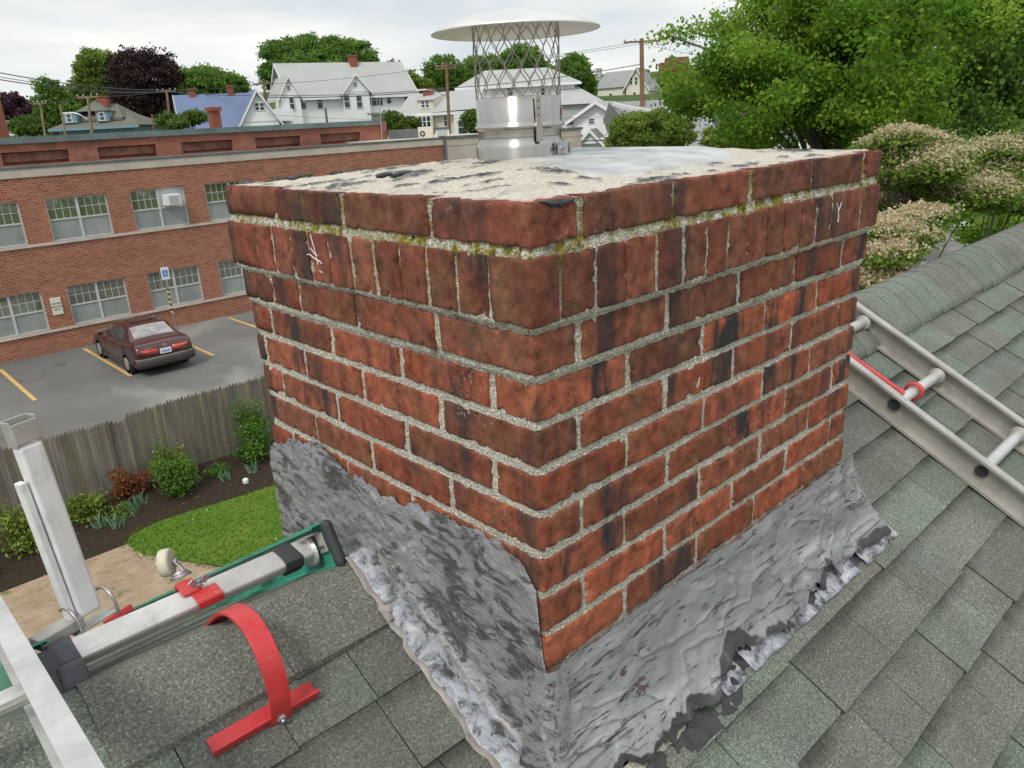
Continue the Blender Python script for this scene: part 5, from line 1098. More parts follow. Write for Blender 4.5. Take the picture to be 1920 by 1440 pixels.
# --- garden plants in the bed
def shrub(name, label, x, y, r, h, mat, n, size, seed, group='shrubs in the mulch bed'):
    rq = random.Random(seed); bl = [(x, y, G+h*.42, r*.75, r*.75, h*.42)]+[(x+rq.uniform(-.75, .75)*r, y+rq.uniform(-.6, .6)*r, G+h*rq.uniform(.3, .95), r*rq.uniform(.2, .5), r*rq.uniform(.2, .5), h*rq.uniform(.12, .3)) for _ in range(9)]
    return tree(name, label, (x, y, G), bl, n, 16, size, size*1.3, LM[mat], .02, seed, group=group, cat='shrub', nb=8, shell=.3, asp=.55)
shrub('garden_shrub', 'leafy bright green shrub in the middle of the bed, lower of the overlapping pair', 3.80, 14.45, .37, .70, 'shrub', 150, .07, 70)
shrub('garden_shrub', 'yellow green shrub against the fence behind the bright green one', 3.95, 15.2, .38, .95, 'yel', 130, .07, 71)
shrub('garden_shrub', 'rust orange feathery shrub against the fence', 3.12, 15.2, .36, .55, 'rust', 120, .06, 72)
shrub('garden_shrub', 'low spreading green shrub left of the rust orange one', 2.15, 14.85, .38, .50, 'yel', 110, .08, 73)
shrub('garden_shrub', 'tall leafy shrub at the left end of the bed beside the aluminium arm', .95, 14.35, .38, .95, 'yel', 130, .08, 74)
shrub('garden_shrub', 'green shrub beside the left edge of the chimney', 5.62, 14.8, .38, .85, 'shrub', 150, .07, 75)
shrub('garden_shrub', 'taller thin green shrub at the fence behind the chimney edge', 5.85, 15.35, .32, 1.35, 'shrub', 90, .07, 76)
for k, (x, y, r, l_) in enumerate([(4.75, 14.75, .15, 'small round green plant in the right half of the bed'), (2.62, 14.4, .14, 'small round yellow green plant left of the daffodil leaves'), (.2, 13.9, .2, 'small green plant at the lower left of the bed')]): shrub('low_plant', l_, x, y, r, .22, 'shrub' if k != 1 else 'yel', 26, .06, 80+k, 'small plants in the mulch bed')
def bladeplant(x, y, n, h, seed, label):
    rs = random.Random(seed); mb = MB()
    for k in range(n):
        a = rs.uniform(0, 6.28); px, py = x+rs.uniform(-.10, .10), y+rs.uniform(-.08, .08); l_ = rs.uniform(.05, .16); hh = h*rs.uniform(.6, 1.1); w_ = .014
        mb.add([(px-w_, py, G+.04), (px+w_, py, G+.04), (px+w_+l_*cos(a)*.4, py+l_*sin(a)*.4, G+hh*.65), (px+l_*cos(a), py+l_*sin(a), G+hh), (px-w_+l_*cos(a)*.4, py+l_*sin(a)*.4, G+hh*.65)], [(0, 1, 2, 3, 4)])
    o = mb.build('daffodil_leaves', MT['blade']); return tag(o, label, 'plant', 'daffodil leaves in the mulch bed')
MT['blade'] = plain('daffodil_leaf', (.12, .24, .13), .6, var=.25, sc=4)
for k, (x, y, l_) in enumerate([(3.05, 14.55, 'clump of grey green daffodil leaves in front of the rust orange shrub'), (2.85, 14.35, 'clump of daffodil leaves at the left of the pair below the rust orange shrub'), (2.2, 14.2, 'clump of daffodil leaves below the low spreading shrub'), (2.45, 14.0, 'thin clump of daffodil leaves by the bare soil'), (4.72, 14.35, 'single clump of daffodil leaves below the small round plant'), (5.3, 14.25, 'clump of daffodil leaves near the chimney edge')]): bladeplant(x, y, 14, .34, 90+k, l_)
p = (4.98, 13.95); mb = MB(); mb.tube([(p[0], p[1], G+.02), (p[0], p[1], G+.10), (p[0], p[1], G+.12)], [.06, .06, .035], 14); tag(mb.build('garden_light', MT['w_trim'], bevel=.004), 'small round white cap lying in the mulch near the lawn edge', 'garden light')
# ================= car =================
def car():
    e = empty('parked_car', (6.92, 23.4, G), 0, 'dark maroon four door saloon car parked nose in to the brick building', 'car')
    q = NM('car_paint', .22, .35, spec=.6); n_ = q.noise(3, 4); q.col(q.ramp(n_, [(.3, (.060, .014, .014)), (.7, (.085, .022, .020))])); q.b.inputs['Coat Weight'].default_value = .7; q.b.inputs['Coat Roughness'].default_value = .08; pm = q.m
    trim = plain('car_lower_trim', (.075, .065, .06), .45, .2, var=.1); tyre = plain('tyre', (.02, .02, .022), .8, var=.2); hub = plain('hub_cap', (.46, .44, .38), .4, .5, var=.08, sc=20)
    q = NM('tail_lamp', .15, spec=.8); q.col(q.ramp(q.noise(3, 1), [(.4, (.60, .02, .015)), (.62, (.70, .10, .03))])); lamp = q.m
    q = NM('car_glass', .05, spec=1.0); q.col((.03, .03, .03)); gls = q.m
    q = NM('rear_glass', .15, spec=.8); q.col(q.ramp(q.noise(3, 3), [(.35, (.20, .185, .175)), (.6, (.34, .32, .30))])); rg = q.m
    # body: y from the rear bumper (0) to the nose (4.85); half width and section per station
    st = [(0.00, .70, .40, .60, .62), (.05, .82, .30, .84, .86), (.14, .87, .25, .97, 1.00), (.35, .895, .22, 1.02, 1.045), (.75, .905, .20, 1.02, 1.055), (1.05, .91, .20, 1.00, 1.05), (1.8, .915, .20, .98, 1.0), (2.6, .915, .20, .965, .985), (3.3, .91, .20, .94, .96), (3.75, .905, .20, .90, .935), (4.25, .885, .22, .84, .87), (4.6, .84, .24, .76, .79), (4.78, .74, .30, .66, .68), (4.85, .60, .38, .58, .60)]
    P = []
    for (y, hw, zb, zs, zt) in st:
        zm = (zb+zs)/2; half = [(hw*.80, zb), (hw*.95, zb+.05), (hw, zb+.16), (hw*1.005, zm), (hw*.99, zs-.12), (hw*.955, zs-.03), (hw*.88, zs+.006), (hw*.6, (zs+zt)/2+.012), (hw*.3, zt+.003), (0, zt+.008)]
        P.append([(-x, y, z) for x, z in half]+[(x, y, z) for x, z in reversed(half[:-1])])
    mb = MB(); mb.grid(P); n = len(P[0]); mb.f += [tuple(range(n))[::-1], tuple(range((len(st)-1)*n, len(st)*n))]; mb.m += [0, 0]
    o = mb.build('body', pm, e, True); s_ = o.modifiers.new('Sub', 'SUBSURF'); s_.levels = 1; s_.render_levels = 2
    # cabin
    base = [(.78, .80, 1.03), (1.0, .80, 1.03), (2.3, .81, .985), (3.05, .80, .96), (3.55, .74, .945)]
    def cabin(y):   # roof line height and half width
        ks = [(.72, 1.04, .70), (1.00, 1.18, .66), (1.36, 1.365, .60), (1.8, 1.405, .585), (2.3, 1.41, .585), (2.65, 1.385, .59), (3.05, 1.22, .64), (3.5, 1.00, .69), (3.58, .955, .70)]
        for a, b in zip(ks, ks[1:]):
            if y <= b[0]: t = (y-a[0])/(b[0]-a[0]); return lerp(a[1], b[1], t), lerp(a[2], b[2], t)
    P = []
    for y in [.72, .86, 1.0, 1.18, 1.36, 1.55, 1.8, 2.05, 2.3, 2.48, 2.65, 2.85, 3.05, 3.28, 3.5, 3.58]:
        z, hw = cabin(y); zb = 1.0-.018*(y-.7); wb = .82; t = (z-zb)/.4
        P.append([(-wb, y, zb-.05), (-lerp(wb, hw+.03, .5), y, lerp(zb, z, .5)-.01), (-hw, y, z-.035), (-hw*.9, y, z-.006), (-hw*.5, y, z+.012), (0, y, z+.018), (hw*.5, y, z+.012), (hw*.9, y, z-.006), (hw, y, z-.035), (lerp(wb, hw+.03, .5), y, lerp(zb, z, .5)-.01), (wb, y, zb-.05)])
    mb = MB(); mb.grid(P); mb.build('cabin', pm, e, True)
    # rear window, windscreen, side glass, each 4 mm proud of the cabin
    def cab(y, k):
        z, hw = cabin(y); return z, hw
    mb = MB(); P = []
    for y in (.80, 1.0, 1.18, 1.33):
        z, hw = cabin(y); P.append([(x*hw*.88, y-.006, z+.018*(1-x*x)+.008-.006*abs(x)) for x in np.linspace(-1, 1, 9)])
    mb.grid(P); mb.build('rear_window', rg, e, True)
    mb = MB(); P = []
    for y in (2.68, 2.85, 3.05, 3.28, 3.48):
        z, hw = cabin(y); P.append([(x*hw*.9, y+.006, z+.018*(1-x*x)+.006-.006*abs(x)) for x in np.linspace(-1, 1, 9)])
    mb.grid(P); mb.build('windscreen', gls, e, True)
    for sg in (-1, 1):
        for (ya, yb) in ((1.30, 1.98), (2.03, 2.95)):
            P = []; mb = MB()
            for y in np.linspace(ya, yb, 6):
                z, hw = cabin(y); zb = 1.0-.018*(y-.7); wb = .82
                if y < 1.42: pass
                P.append([(sg*(lerp(wb-.006, hw+.036, t)+.006), y, lerp(zb+.0, z-.055, t)) for t in (.0, .25, .5, .75, 1.0)])
            mb.grid(P); mb.build('side_window', gls, e, True)
    mb = MB()
    for (x0_, x1_) in ((-.80, -.23), (.23, .80)):
        mb2 = MB(); P = [[(x, .045+.10*abs(x/.86)**5-.008*(z > .7), z) for z in (.63, .70, .78, .85)] for x in np.linspace(x0_, x1_, 8)]
        mb2.grid(P); o = mb2.build('tail_lamp', lamp, e, True); so = o.modifiers.new('S', 'SOLIDIFY'); so.thickness = .03; so.offset = 0
    mb = MB(); P = [[(x, -.045+.13*abs(x/.88)**4+dy, z) for (dy, z) in ((.10, .28), (.02, .33), (-.01, .42), (-.01, .55), (.04, .61), (.12, .615))] for x in np.linspace(-.90, .90, 17)]; mb.grid(P); mb.build('rear_bumper', trim, e, True)
    mb = MB(); P = [[(x, -.052+.13*abs(x/.88)**4, z) for z in (.575, .59, .605)] for x in np.linspace(-.88, .88, 17)]; mb.grid(P); mb.build('bumper_strip', hub, e, True)
    for sg in (-1, 1):
        mb = MB(); mb.b2(min(sg*.905, sg*.925), max(sg*.905, sg*.925), .3, 4.45, .40, .46); mb.b2(min(sg*.89, sg*.915), max(sg*.89, sg*.915), .9, 3.5, .20, .30); mb.build('side_trim', trim, e, bevel=.006)
    mb = MB(); mb.b2(-.17, .17, -.012, .018, .66, .82); pl_ = mb.build('number_plate', MT['w_trim'], e, bevel=.004)
    mb = MB()
    for k in range(6): mb.b2(-.125+k*.045, -.10+k*.045, -.016, -.0125, .70, .77)
    mb.build('plate_characters', MT['sblue'], pl_)
    mb = MB(); mb.tube([(.055*cos(a), .035, .905+.036*sin(a)) for a in np.linspace(0, 2*pi, 18)], .008, 6, False); mb.bar((-.02, .035, .925), (-.005, .035, .89), .012, .01); mb.bar((-.01, .035, .89), (.035, .035, .90), .012, .01); mb.build('badge', hub, e)
    mb = MB(); mb.b2(-.62, -.40, .028, .036, .885, .905); mb.build('script_badge', hub, e)
    mb = MB()
    for sg in (-1, 1):
        m3 = MB(); m3.box((sg*.97, 3.02, 1.0), (.16, .09, .12)); m3.build('door_mirror', pm, e, bevel=.03, seg=3)
        for (ya, yb) in ((1.99, 1.998), (2.98, 2.988), (1.10, 1.106)):
            m4 = MB(); m4.b2(min(sg*.905, sg*.9175), max(sg*.905, sg*.9175), ya, yb, .48, .92); m4.build('door_gap', MT['rubber'], e)
        for y in (1.35, 2.32): m5 = MB(); m5.box((sg*.915, y, .80), (.018, .16, .03)); m5.build('door_handle', pm, e, bevel=.004)
    for y in (1.02, 3.78):
        for sg in (-1, 1):
            m6 = MB(); m6.tube([(sg*.70, y, .325), (sg*.72, y, .325), (sg*.90, y, .325), (sg*.918, y, .325)], [.30, .325, .325, .30], 32); wh = m6.build('wheel', tyre, e, True)
            m6 = MB(); m6.tube([(sg*.90, y, .325), (sg*.928, y, .325), (sg*.934, y, .325)], [.215, .205, .05], 24); m6.build('hub_cap', hub, wh)
            m6 = MB()
            for k in range(14): a = 2*pi*k/14; m6.box((sg*.931, y+.16*cos(a), .325+.16*sin(a)), (.004, .03, .016), Matrix.Rotation(a, 3, 'X') if sg < 0 else Matrix.Rotation(a, 3, 'X'))
            m6.build('hub_slots', MT['rubber'], wh)
            # dark wheel arch
            m7 = MB(); m7.tube([(sg*.80, y, .36), (sg*.918, y, .36)], .375, 28); m7.build('wheel_arch', MT['rubber'], e)
    mb = MB(); mb.b2(-.30, -.15, 1.62, 1.9, 1.428, 1.431); mb.b2(-.3, .3, 1.95, 2.35, 1.424, 1.436) if False else None
    mb = MB(); mb.b2(-.36, .36, 1.72, 2.25, 1.421, 1.432); mb.build('sunroof', gls, e, bevel=.004)
    return e
car()
# ================= distant houses =================
def zv(u, v, D): return float(at(u, v, D)[2])
class House:
    """house in its own frame: x to the right along the front, y to the back, z up from 0 at the eave-level datum"""
    def __init__(s, name, label, u, D, th, zb, cat='house', group='houses beyond the office roof'):
        p = at(u, 240, D); s.D = D; s.k = D/FPX; s.th = rad(th); s.z0 = zb
        s.e = empty(name, (p[0], p[1], zb), YAW-pi/2+s.th, label, cat, group)
    def part(s, mb, name, mat, par=None, bevel=0): o = mb.build(name, mat, par or s.e, bevel=bevel); return o
    def box(s, name, x0, x1, y0, y1, z0, z1, mat, par=None): mb = MB(); mb.b2(x0, x1, y0, y1, z0, z1); return s.part(mb, name, mat, par)
    def gableX(s, x0, x1, y0, y1, ze, zr, roof, wall, ov=.35, th=.14, trim='w_trim', gl=True):
        """ridge along x"""
        ym = (y0+y1)/2; sl = (zr-ze)/(ym-y0); mb = MB()
        mb.prism([(y0-ov, ze-ov*sl), (ym, zr), (y1+ov, ze-ov*sl), (y1+ov, ze-ov*sl-th), (ym, zr-th*1.2), (y0-ov, ze-ov*sl-th)], x0-ov, x1+ov, lambda a, b, c: (b, a, c)); s.part(mb, 'roof', MT[roof])
        if gl: mb = MB(); mb.prism([(y0+.004, ze-.05), (ym, zr-th*1.3), (y1-.004, ze-.05)], x0+.003, x1-.003, lambda a, b, c: (b, a, c)); s.part(mb, 'gable_wall', MT[wall])
        for xx in (x0-ov-.03, x1+ov):
            mb = MB(); mb.prism([(y0-ov, ze-ov*sl+.02), (ym, zr+.02), (y1+ov, ze-ov*sl+.02), (y1+ov, ze-ov*sl-.24), (ym, zr-.28), (y0-ov, ze-ov*sl-.24)], xx, xx+.03, lambda a, b, c: (b, a, c)); s.part(mb, 'barge_board', MT[trim])
        mb = MB(); mb.b2(x0-ov, x1+ov, y0-ov-.09, y0-ov-.003, ze-ov*sl-.20, ze-ov*sl-.01); s.part(mb, 'gutter', MT[trim])
    def gableY(s, x0, x1, y0, y1, ze, zr, roof, wall, ov=.3, th=.12, trim='w_trim'):
        """ridge runs to the back, gable faces the viewer"""
        xm = (x0+x1)/2; sl = (zr-ze)/(xm-x0); mb = MB()
        mb.prism([(x0-ov, ze-ov*sl), (xm, zr), (x1+ov, ze-ov*sl), (x1+ov, ze-ov*sl-th), (xm, zr-th*1.3), (x0-ov, ze-ov*sl-th)], y0-ov, y1); s.part(mb, 'roof', MT[roof])
        mb = MB(); mb.prism([(x0+.004, ze-.06), (xm, zr-th*1.4), (x1-.004, ze-.06)], y0+.003, y1-.01); s.part(mb, 'gable_wall', MT[wall])
        mb = MB(); mb.prism([(x0-ov, ze-ov*sl+.02), (xm, zr+.02), (x1+ov, ze-ov*sl+.02), (x1+ov, ze-ov*sl-.22), (xm, zr-.25), (x0-ov, ze-ov*sl-.22)], y0-ov-.03, y0-ov-.002); s.part(mb, 'barge_board', MT[trim])
    def hip(s, x0, x1, y0, y1, ze, zr, roof, ov=.4, ridge=None, trim='w_trim'):
        ym = (y0+y1)/2; r = (y1-y0)/2 if ridge is None else ridge; a, b, c_, d = x0-ov, x1+ov, y0-ov, y1+ov
        mb = MB(); mb.add([(a, c_, ze), (b, c_, ze), (b, d, ze), (a, d, ze), (x0+r, ym, zr), (x1-r, ym, zr)], [(0, 1, 5, 4), (1, 2, 5), (2, 3, 4, 5), (3, 0, 4), (3, 2, 1, 0)]); s.part(mb, 'roof', MT[roof])
        mb = MB(); mb.b2(a-.02, b+.02, c_-.05, c_-.003, ze-.22, ze-.003); s.part(mb, 'gutter', MT[trim])
    def win(s, x, z, w_, h, y=0, side=None, panes=1, y0=None):
        w_ *= .62; h *= .64; mb = MB(); t = .07
        if side is None:
            mb.b2(x-w_/2-t, x+w_/2+t, y-.05, y-.004, z-h/2-t, z+h/2+t); fr = s.part(mb, 'window_frame', MT['w_trim'])
            for i in range(panes):
                a = x-w_/2+w_*i/panes+(.05 if i else 0); b = x-w_/2+w_*(i+1)/panes-(.05 if i < panes-1 else 0); mb = MB(); mb.b2(a, b, y-.062, y-.054, z+.03, z+h/2); mb.b2(a, b, y-.062, y-.054, z-h/2, z-.03); s.part(mb, 'window_pane', MT['darkwin'], fr)
        else:
            xs_ = side; yy = x; mb.b2(xs_-.05, xs_-.004, yy-w_/2-t, yy+w_/2+t, z-h/2-t, z+h/2+t); fr = s.part(mb, 'window_frame', MT['w_trim']); mb = MB(); mb.b2(xs_-.062, xs_-.054, yy-w_/2, yy+w_/2, z-h/2, z+h/2); s.part(mb, 'window_pane', MT['darkwin'], fr)
    def chimney(s, x, y, w_, d, z0, z1, mat='w_brickred'):
        a = s.box('chimney', x-w_/2, x+w_/2, y-d/2, y+d/2, z0, z1, MT[mat]); s.box('chimney_cap', x-w_/2-.07, x+w_/2+.07, y-d/2-.07, y+d/2+.07, z1, z1+.12, MT[mat], a)
# --- big white house
D = 85; k = D/FPX; cz = lambda u, v: zv(u, v, D)
zb = cz(620, 262); H = House('white_house', 'big white two storey house with grey gable roof and brick chimney on its ridge', 556, D, 28, zb)
U = lambda u: (u-556)*D/(FPX*cos(rad(28))-sin(rad(28))*(u-556)); Zf = lambda u, v: cz(u, v)-zb
L_ = U(743); W_ = 8.2; ze = Zf(650, 170)-.1; zr = zv(620, 114, D+4)-zb
H.box('wall', 0, L_, 0, W_, 0, ze, MT['w_white']); H.gableX(0, L_, 0, W_, ze, zr, 'r_grey', 'w_white', .5)
H.gableY(U(630), U(672), -1.0, 4.5, ze+.1, ze+1.85, 'r_grey', 'w_white', .25); H.box('bay', U(632), U(670), -.95, .2, 0, ze+.1, MT['w_white'])
H.win(U(650), ze+.75, .5, .55, -1.0)
H.gableY(U(528)+.3, U(566), -.8, 4.5, ze-.15, ze+1.8, 'r_grey', 'w_white', .25); H.box('bay', U(531)+.3, U(565), -.7, .2, 0, ze-.15, MT['w_white']); H.win(U(549), ze+.6, .4, .6, -.8)
for u, w_, v in ((551, .7, 196), (570, 1.05, 194), (597, .8, 193), (704, .7, 187), (731, .65, 189)): H.win(U(u), Zf(u, v)+.1, w_, 1.9 if u not in (704,) else 1.3, -.76 if u == 551 else 0)
for u in (633, 652): H.win(U(u)+.1, Zf(u, 192)+.1, .9, 1.9, -.98)
H.win(U(681), Zf(681, 192)+.3, 3.0, 1.8, 0, panes=3); H.chimney(U(672), 3.8, .8, .8, zr-1.0, zr+.55)
H.box('dark_shingle_panel', U(541)-.0, U(558), -.735, -.71, Zf(540, 206), Zf(540, 186), MT['coping']) if False else None
H.box('balcony_floor', -3.8, U(545), -2.4, 1, Zf(520, 226)-.1, Zf(520, 224), MT['w_trim']); H.box('balcony_front', -3.8, U(545), -2.4, -2.3, Zf(520, 224), Zf(520, 206), MT['w_white'])
H.box('dark_wall_patch', -.06, -.004, .6, 6.0, Zf(520, 206), Zf(520, 183), MT['coping']); H.win(3.2, Zf(520, 194), 1.0, 1.1, side=-.07)
H.box('bay_roof', U(664), U(714), -1.0, 0, Zf(690, 214), Zf(690, 211), MT['r_mid'])
# --- blue roofed house
D = 66; k = D/FPX; cz = lambda u, v: zv(u, v, D); zb = cz(400, 262); H = House('blue_roof_house', 'low white house with blue grey roof and two small brick chimneys on its ridge', 345, D, 24, zb)
U = lambda u: (u-345)*D/(FPX*cos(rad(24))-sin(rad(24))*(u-345)); Zf = lambda u, v: cz(u, v)-zb
L_ = U(470); W_ = 5.0; ze = Zf(345, 236); zr = Zf(345, 180)+.2
H.box('wall', 0, L_, 0, W_, 0, ze, MT['w_white']); H.gableX(0, L_, 0, W_, ze, zr, 'r_blue', 'w_white', .3)
H.gableY(U(428), U(486), -1.4, 2.5, ze+.1, zr+.1, 'r_blue', 'w_white', .3); H.box('wall', U(429), U(485), -1.35, 0, 0, ze+.1, MT['w_white']); H.win(U(459), ze+1.2, 1.1, .8, -1.4, panes=2)
H.win(2.5, ze+.8, 1.6, .8, side=0)
H.chimney(U(369), 2.5, .5, .5, zr-.6, zr+.35); H.chimney(U(428), 2.5, .45, .45, zr-.6, zr+.5)
# --- slate roofed house with blue dormers
D = 72; k = D/FPX; cz = lambda u, v: zv(u, v, D); zb = cz(175, 275); H = House('slate_roof_house', 'blue grey shingled house with dark steep hipped roof and dormers, brick chimney at its peak', 112, D, 4, zb)
U = lambda u: (u-112)*k; Zf = lambda u, v: cz(u, v)-zb+.012*(u-175)*0
ze = Zf(175, 238); L_ = U(238); W_ = 7.0
H.box('wall', 0, L_, 0, W_, 0, ze, MT['w_blueg']); H.hip(0, L_, 0, W_, ze, Zf(175, 208), 'r_dark', .7, ridge=1.6, trim='w_blueg'); H.hip(U(128), U(215), .8, W_-.8, Zf(175, 222), Zf(175, 193), 'r_dark', .1, ridge=1.2, trim='r_dark')
mb = MB(); a, b = U(148), U(172); mb.add([(a-.6, .9, Zf(160, 208)), (b+.9, .9, Zf(160, 208)), (b+.9, 5.5, Zf(160, 208)), (a-.6, 5.5, Zf(160, 208)), ((a+b)/2, 3.2, Zf(158, 184))], [(0, 1, 4), (1, 2, 4), (2, 3, 4), (3, 0, 4), (3, 2, 1, 0)]); H.part(mb, 'roof_peak', MT['r_dark'])
for ua, ub in ((118, 142), (176, 196)): H.box('dormer', U(ua), U(ub), .2, 3, Zf(150, 230), Zf(150, 211), MT['w_blueg']); H.box('dormer_roof', U(ua)-.1, U(ub)+.1, .1, 3, Zf(150, 211), Zf(150, 210), MT['r_dark']); H.win((U(ua)+U(ub))/2, Zf(150, 220), .6, .95, .2)
H.chimney(U(173), 2.8, .9, .7, Zf(173, 205), Zf(173, 180))
# --- cream house with long roof and dormer
D = 70; k = D/FPX; cz = lambda u, v: zv(u, v, D); zb = cz(830, 285); H = House('cream_house', 'cream house with long grey roof and boxy dormer behind the roof condensers', 760, D, 0, zb)
U = lambda u: (u-760)*k; Zf = lambda u, v: cz(u, v)-zb
ze = Zf(850, 209); W_ = 8
H.box('wall', U(748), U(900), 0, W_, 0, ze, MT['w_cream'])
mb = MB(); mb.add([(U(744), -.4, ze-.1), (U(902), -.4, ze+.15), (U(902), W_/2, Zf(850, 165)), (U(764), W_/2, Zf(800, 173)), (U(744), W_+.4, ze-.1), (U(902), W_+.4, ze)], [(0, 1, 2, 3), (0, 3, 4), (3, 2, 5, 4), (1, 5, 2), (0, 4, 5, 1)]); H.part(mb, 'roof', MT['r_grey'])
H.box('gutter', U(760), U(902), -.5, -.41, ze-.25, ze-.02, MT['w_trim'])
H.box('dormer', U(784), U(812), .5, 4, Zf(800, 207), Zf(800, 186), MT['w_cream']); mb = MB(); mb.add([(U(782), .3, Zf(800, 187)), (U(813), .3, Zf(800, 187)), (U(836), 4, Zf(800, 170)), (U(802), 4, Zf(800, 173)), (U(813), .3, Zf(800, 188)), (U(813), 4, Zf(800, 190))], [(0, 1, 2, 3), (1, 4, 2)]); H.part(mb, 'dormer_roof', MT['r_grey'])
mb = MB(); mb.add([(U(812)+.01, .5, Zf(800, 206)), (U(812)+.01, .5, Zf(800, 186)), (U(834), 3.6, Zf(800, 172))], [(0, 1, 2)]); mb.v += [(x+.02, y+.02, z) for x, y, z in mb.v[:3]]; mb.f += [(5, 4, 3), (0, 2, 5, 3)]; mb.m += [0, 0]; H.part(mb, 'dormer_cheek', MT['w_cream'])
H.win(U(797.5), Zf(798, 195), 1.0, .75, .5, panes=2); H.box('bay', U(781), U(811), -.9, 0, 0, ze-.15, MT['w_cream']); H.win(U(796.5), Zf(796, 228), 1.6, 1.3, -.9, panes=3); H.win(U(832), Zf(832, 226), .4, 1.4)
H.box('side_wing', U(848), U(878), -1.2, 0, 0, Zf(860, 210), MT['w_white']); H.win(U(863), Zf(863, 238), 1.2, 1.7, -1.2); H.chimney(U(800), 3, .9, .6, Zf(800, 178), Zf(800, 166))
H.win(U(752), Zf(752, 228), .35, 1.2); H.win(U(776), Zf(776, 228), .35, 1.2)
# --- large white hipped house behind the flue
D = 80; k = D/FPX; cz = lambda u, v: zv(u, v, D); zb = cz(980, 300); H = House('hipped_white_house', 'large white house with broad grey hipped roof seen through the flue mesh', 868, D, 0, zb)
U = lambda u: (u-868)*k; Zf = lambda u, v: cz(u, v)-zb; ze = Zf(960, 160); W_ = 9
H.box('wall', U(868), U(1068), 0, W_, 0, ze, MT['w_white']); H.hip(U(868), U(1070), 0, W_, ze, Zf(970, 124), 'r_grey', .5, ridge=2.4)
H.win(U(884), Zf(884, 177), .65, 1.1); H.win(U(1012), Zf(1012, 172), .6, 1.1); H.win(U(955), Zf(955, 172), .7, 1.1)
H.box('lower_wing', U(1040), U(1112), -3, 5, 0, Zf(1080, 196), MT['w_gwall']); mb = MB(); a = Zf(1080, 196); mb.add([(U(1020), -3.4, a), (U(1116), -3.4, a), (U(1116), 5, a), (U(1020), 5, a), (U(1045), 1.0, Zf(1050, 158)), (U(1068), 1.0, Zf(1060, 158))], [(0, 1, 5, 4), (1, 2, 5), (2, 3, 4, 5), (3, 0, 4), (3, 2, 1, 0)]); H.part(mb, 'lower_roof', MT['r_grey'])
H.win(U(1072), Zf(1072, 221), .4, .9, -3)
# --- white gabled house in front
D = 62; k = D/FPX; cz = lambda u, v: zv(u, v, D); zb = cz(1120, 300); H = House('gabled_white_house', 'white house with three front gables and two dark windows behind the chimney top', 1118, D, -18, zb)
U = lambda u: (u-1118)*k*1.03; Zf = lambda u, v: cz(u, v)-zb
H.box('wall', U(1078), U(1160), 0, 9, 0, Zf(1118, 214), MT['w_white']); H.gableY(U(1073), U(1165), 0, 9, Zf(1118, 222), Zf(1118, 189), 'r_grey', 'w_white', .5)
H.win(U(1110), Zf(1110, 227), .65, .5); H.win(U(1135), Zf(1134, 225), .65, .5)
H.gableY(U(1056), U(1098), -2.2, .4, Zf(1078, 258), Zf(1078, 236), 'r_mid', 'w_white', .25); H.gableY(U(1098), U(1140), -2.6, .4, Zf(1118, 265), Zf(1118, 240), 'r_mid', 'w_white', .25); H.box('porch_wall', U(1058), U(1140), -2.15, 0, 0, Zf(1100, 258), MT['w_white'])
H.box('wing', U(1160), U(1210), 2, 8, 0, Zf(1180, 222), MT['w_white'])
# --- far cream house
D = 125; k = D/FPX; cz = lambda u, v: zv(u, v, D); zb = cz(1160, 230); H = House('far_cream_house', 'distant pale yellow house with grey roof, its gable beside the tall utility pole', 1172, D, -24, zb)
U = lambda u: (u-1172)*k*1.0; Zf = lambda u, v: cz(u, v)-zb
H.box('wall', U(1120), U(1172), .3, 8, 0, Zf(1150, 164), MT['w_pale'])
ze = Zf(1190, 163); H.box('wall', U(1174), U(1214), 0, 8, 0, ze, MT['w_pale']); H.gableY(U(1172), U(1212), 0, 8.2, ze, Zf(1190, 127), 'r_mid', 'w_pale', .4)
mb = MB(); mb.add([(U(1116), 0, Zf(1140, 165)), (U(1176), 0, Zf(1160, 163)), (U(1190), 4, Zf(1185, 128)), (U(1124), 4, Zf(1130, 133)), (U(1116), 8, Zf(1140, 165)), (U(1176), 8, Zf(1160, 163))], [(0, 1, 2, 3), (0, 3, 4), (3, 2, 5, 4), (0, 4, 5, 1)]); H.part(mb, 'main_roof', MT['r_mid'])
H.win(U(1145), Zf(1145, 180), .6, 1.2, .3); H.win(U(1183), Zf(1183, 152), .6, 1.6); H.win(U(1192), Zf(1192, 152), .6, 1.6); H.win(U(1189), Zf(1189, 179), .6, 1.4); H.chimney(U(1114), 3, .8, .8, Zf(1114, 150), Zf(1114, 127), 'w_gwall')
# --- broad low roofs right of the pole
D = 52; k = D/FPX; cz = lambda u, v: zv(u, v, D); zb = cz(1260, 320); H = House('low_grey_roof_house', 'low house with broad plain grey roof between the tall utility pole and the big maple', 1180, D, 0, zb)
U = lambda u: (u-1180)*k; Zf = lambda u, v: cz(u, v)-zb
H.box('wall', U(1180), U(1345), 4, 9, 0, Zf(1260, 250), MT['w_white']); mb = MB(); mb.add([(U(1215), -2, Zf(1250, 285)), (U(1350), -2, Zf(1340, 285)), (U(1345), 7, Zf(1330, 180)), (U(1170), 7, Zf(1180, 187)), (U(1170), 11, Zf(1200, 240)), (U(1350), 11, Zf(1300, 240))], [(0, 1, 2, 3), (3, 2, 5, 4), (0, 3, 4), (1, 5, 2), (0, 4, 5, 1)]); H.part(mb, 'roof', MT['r_mid'])
mb = MB(); mb.bar((U(1175), 6, Zf(1180, 192)), (U(1228), -1.5, Zf(1228, 214)), .12, .22); H.part(mb, 'white_verge', MT['w_trim'])
mb = MB(); mb.tube([(U(1313), 2, Zf(1313, 215)), (U(1313), 2, Zf(1313, 203))], .07, 8); H.part(mb, 'vent_pipe', MT['w_trim'])
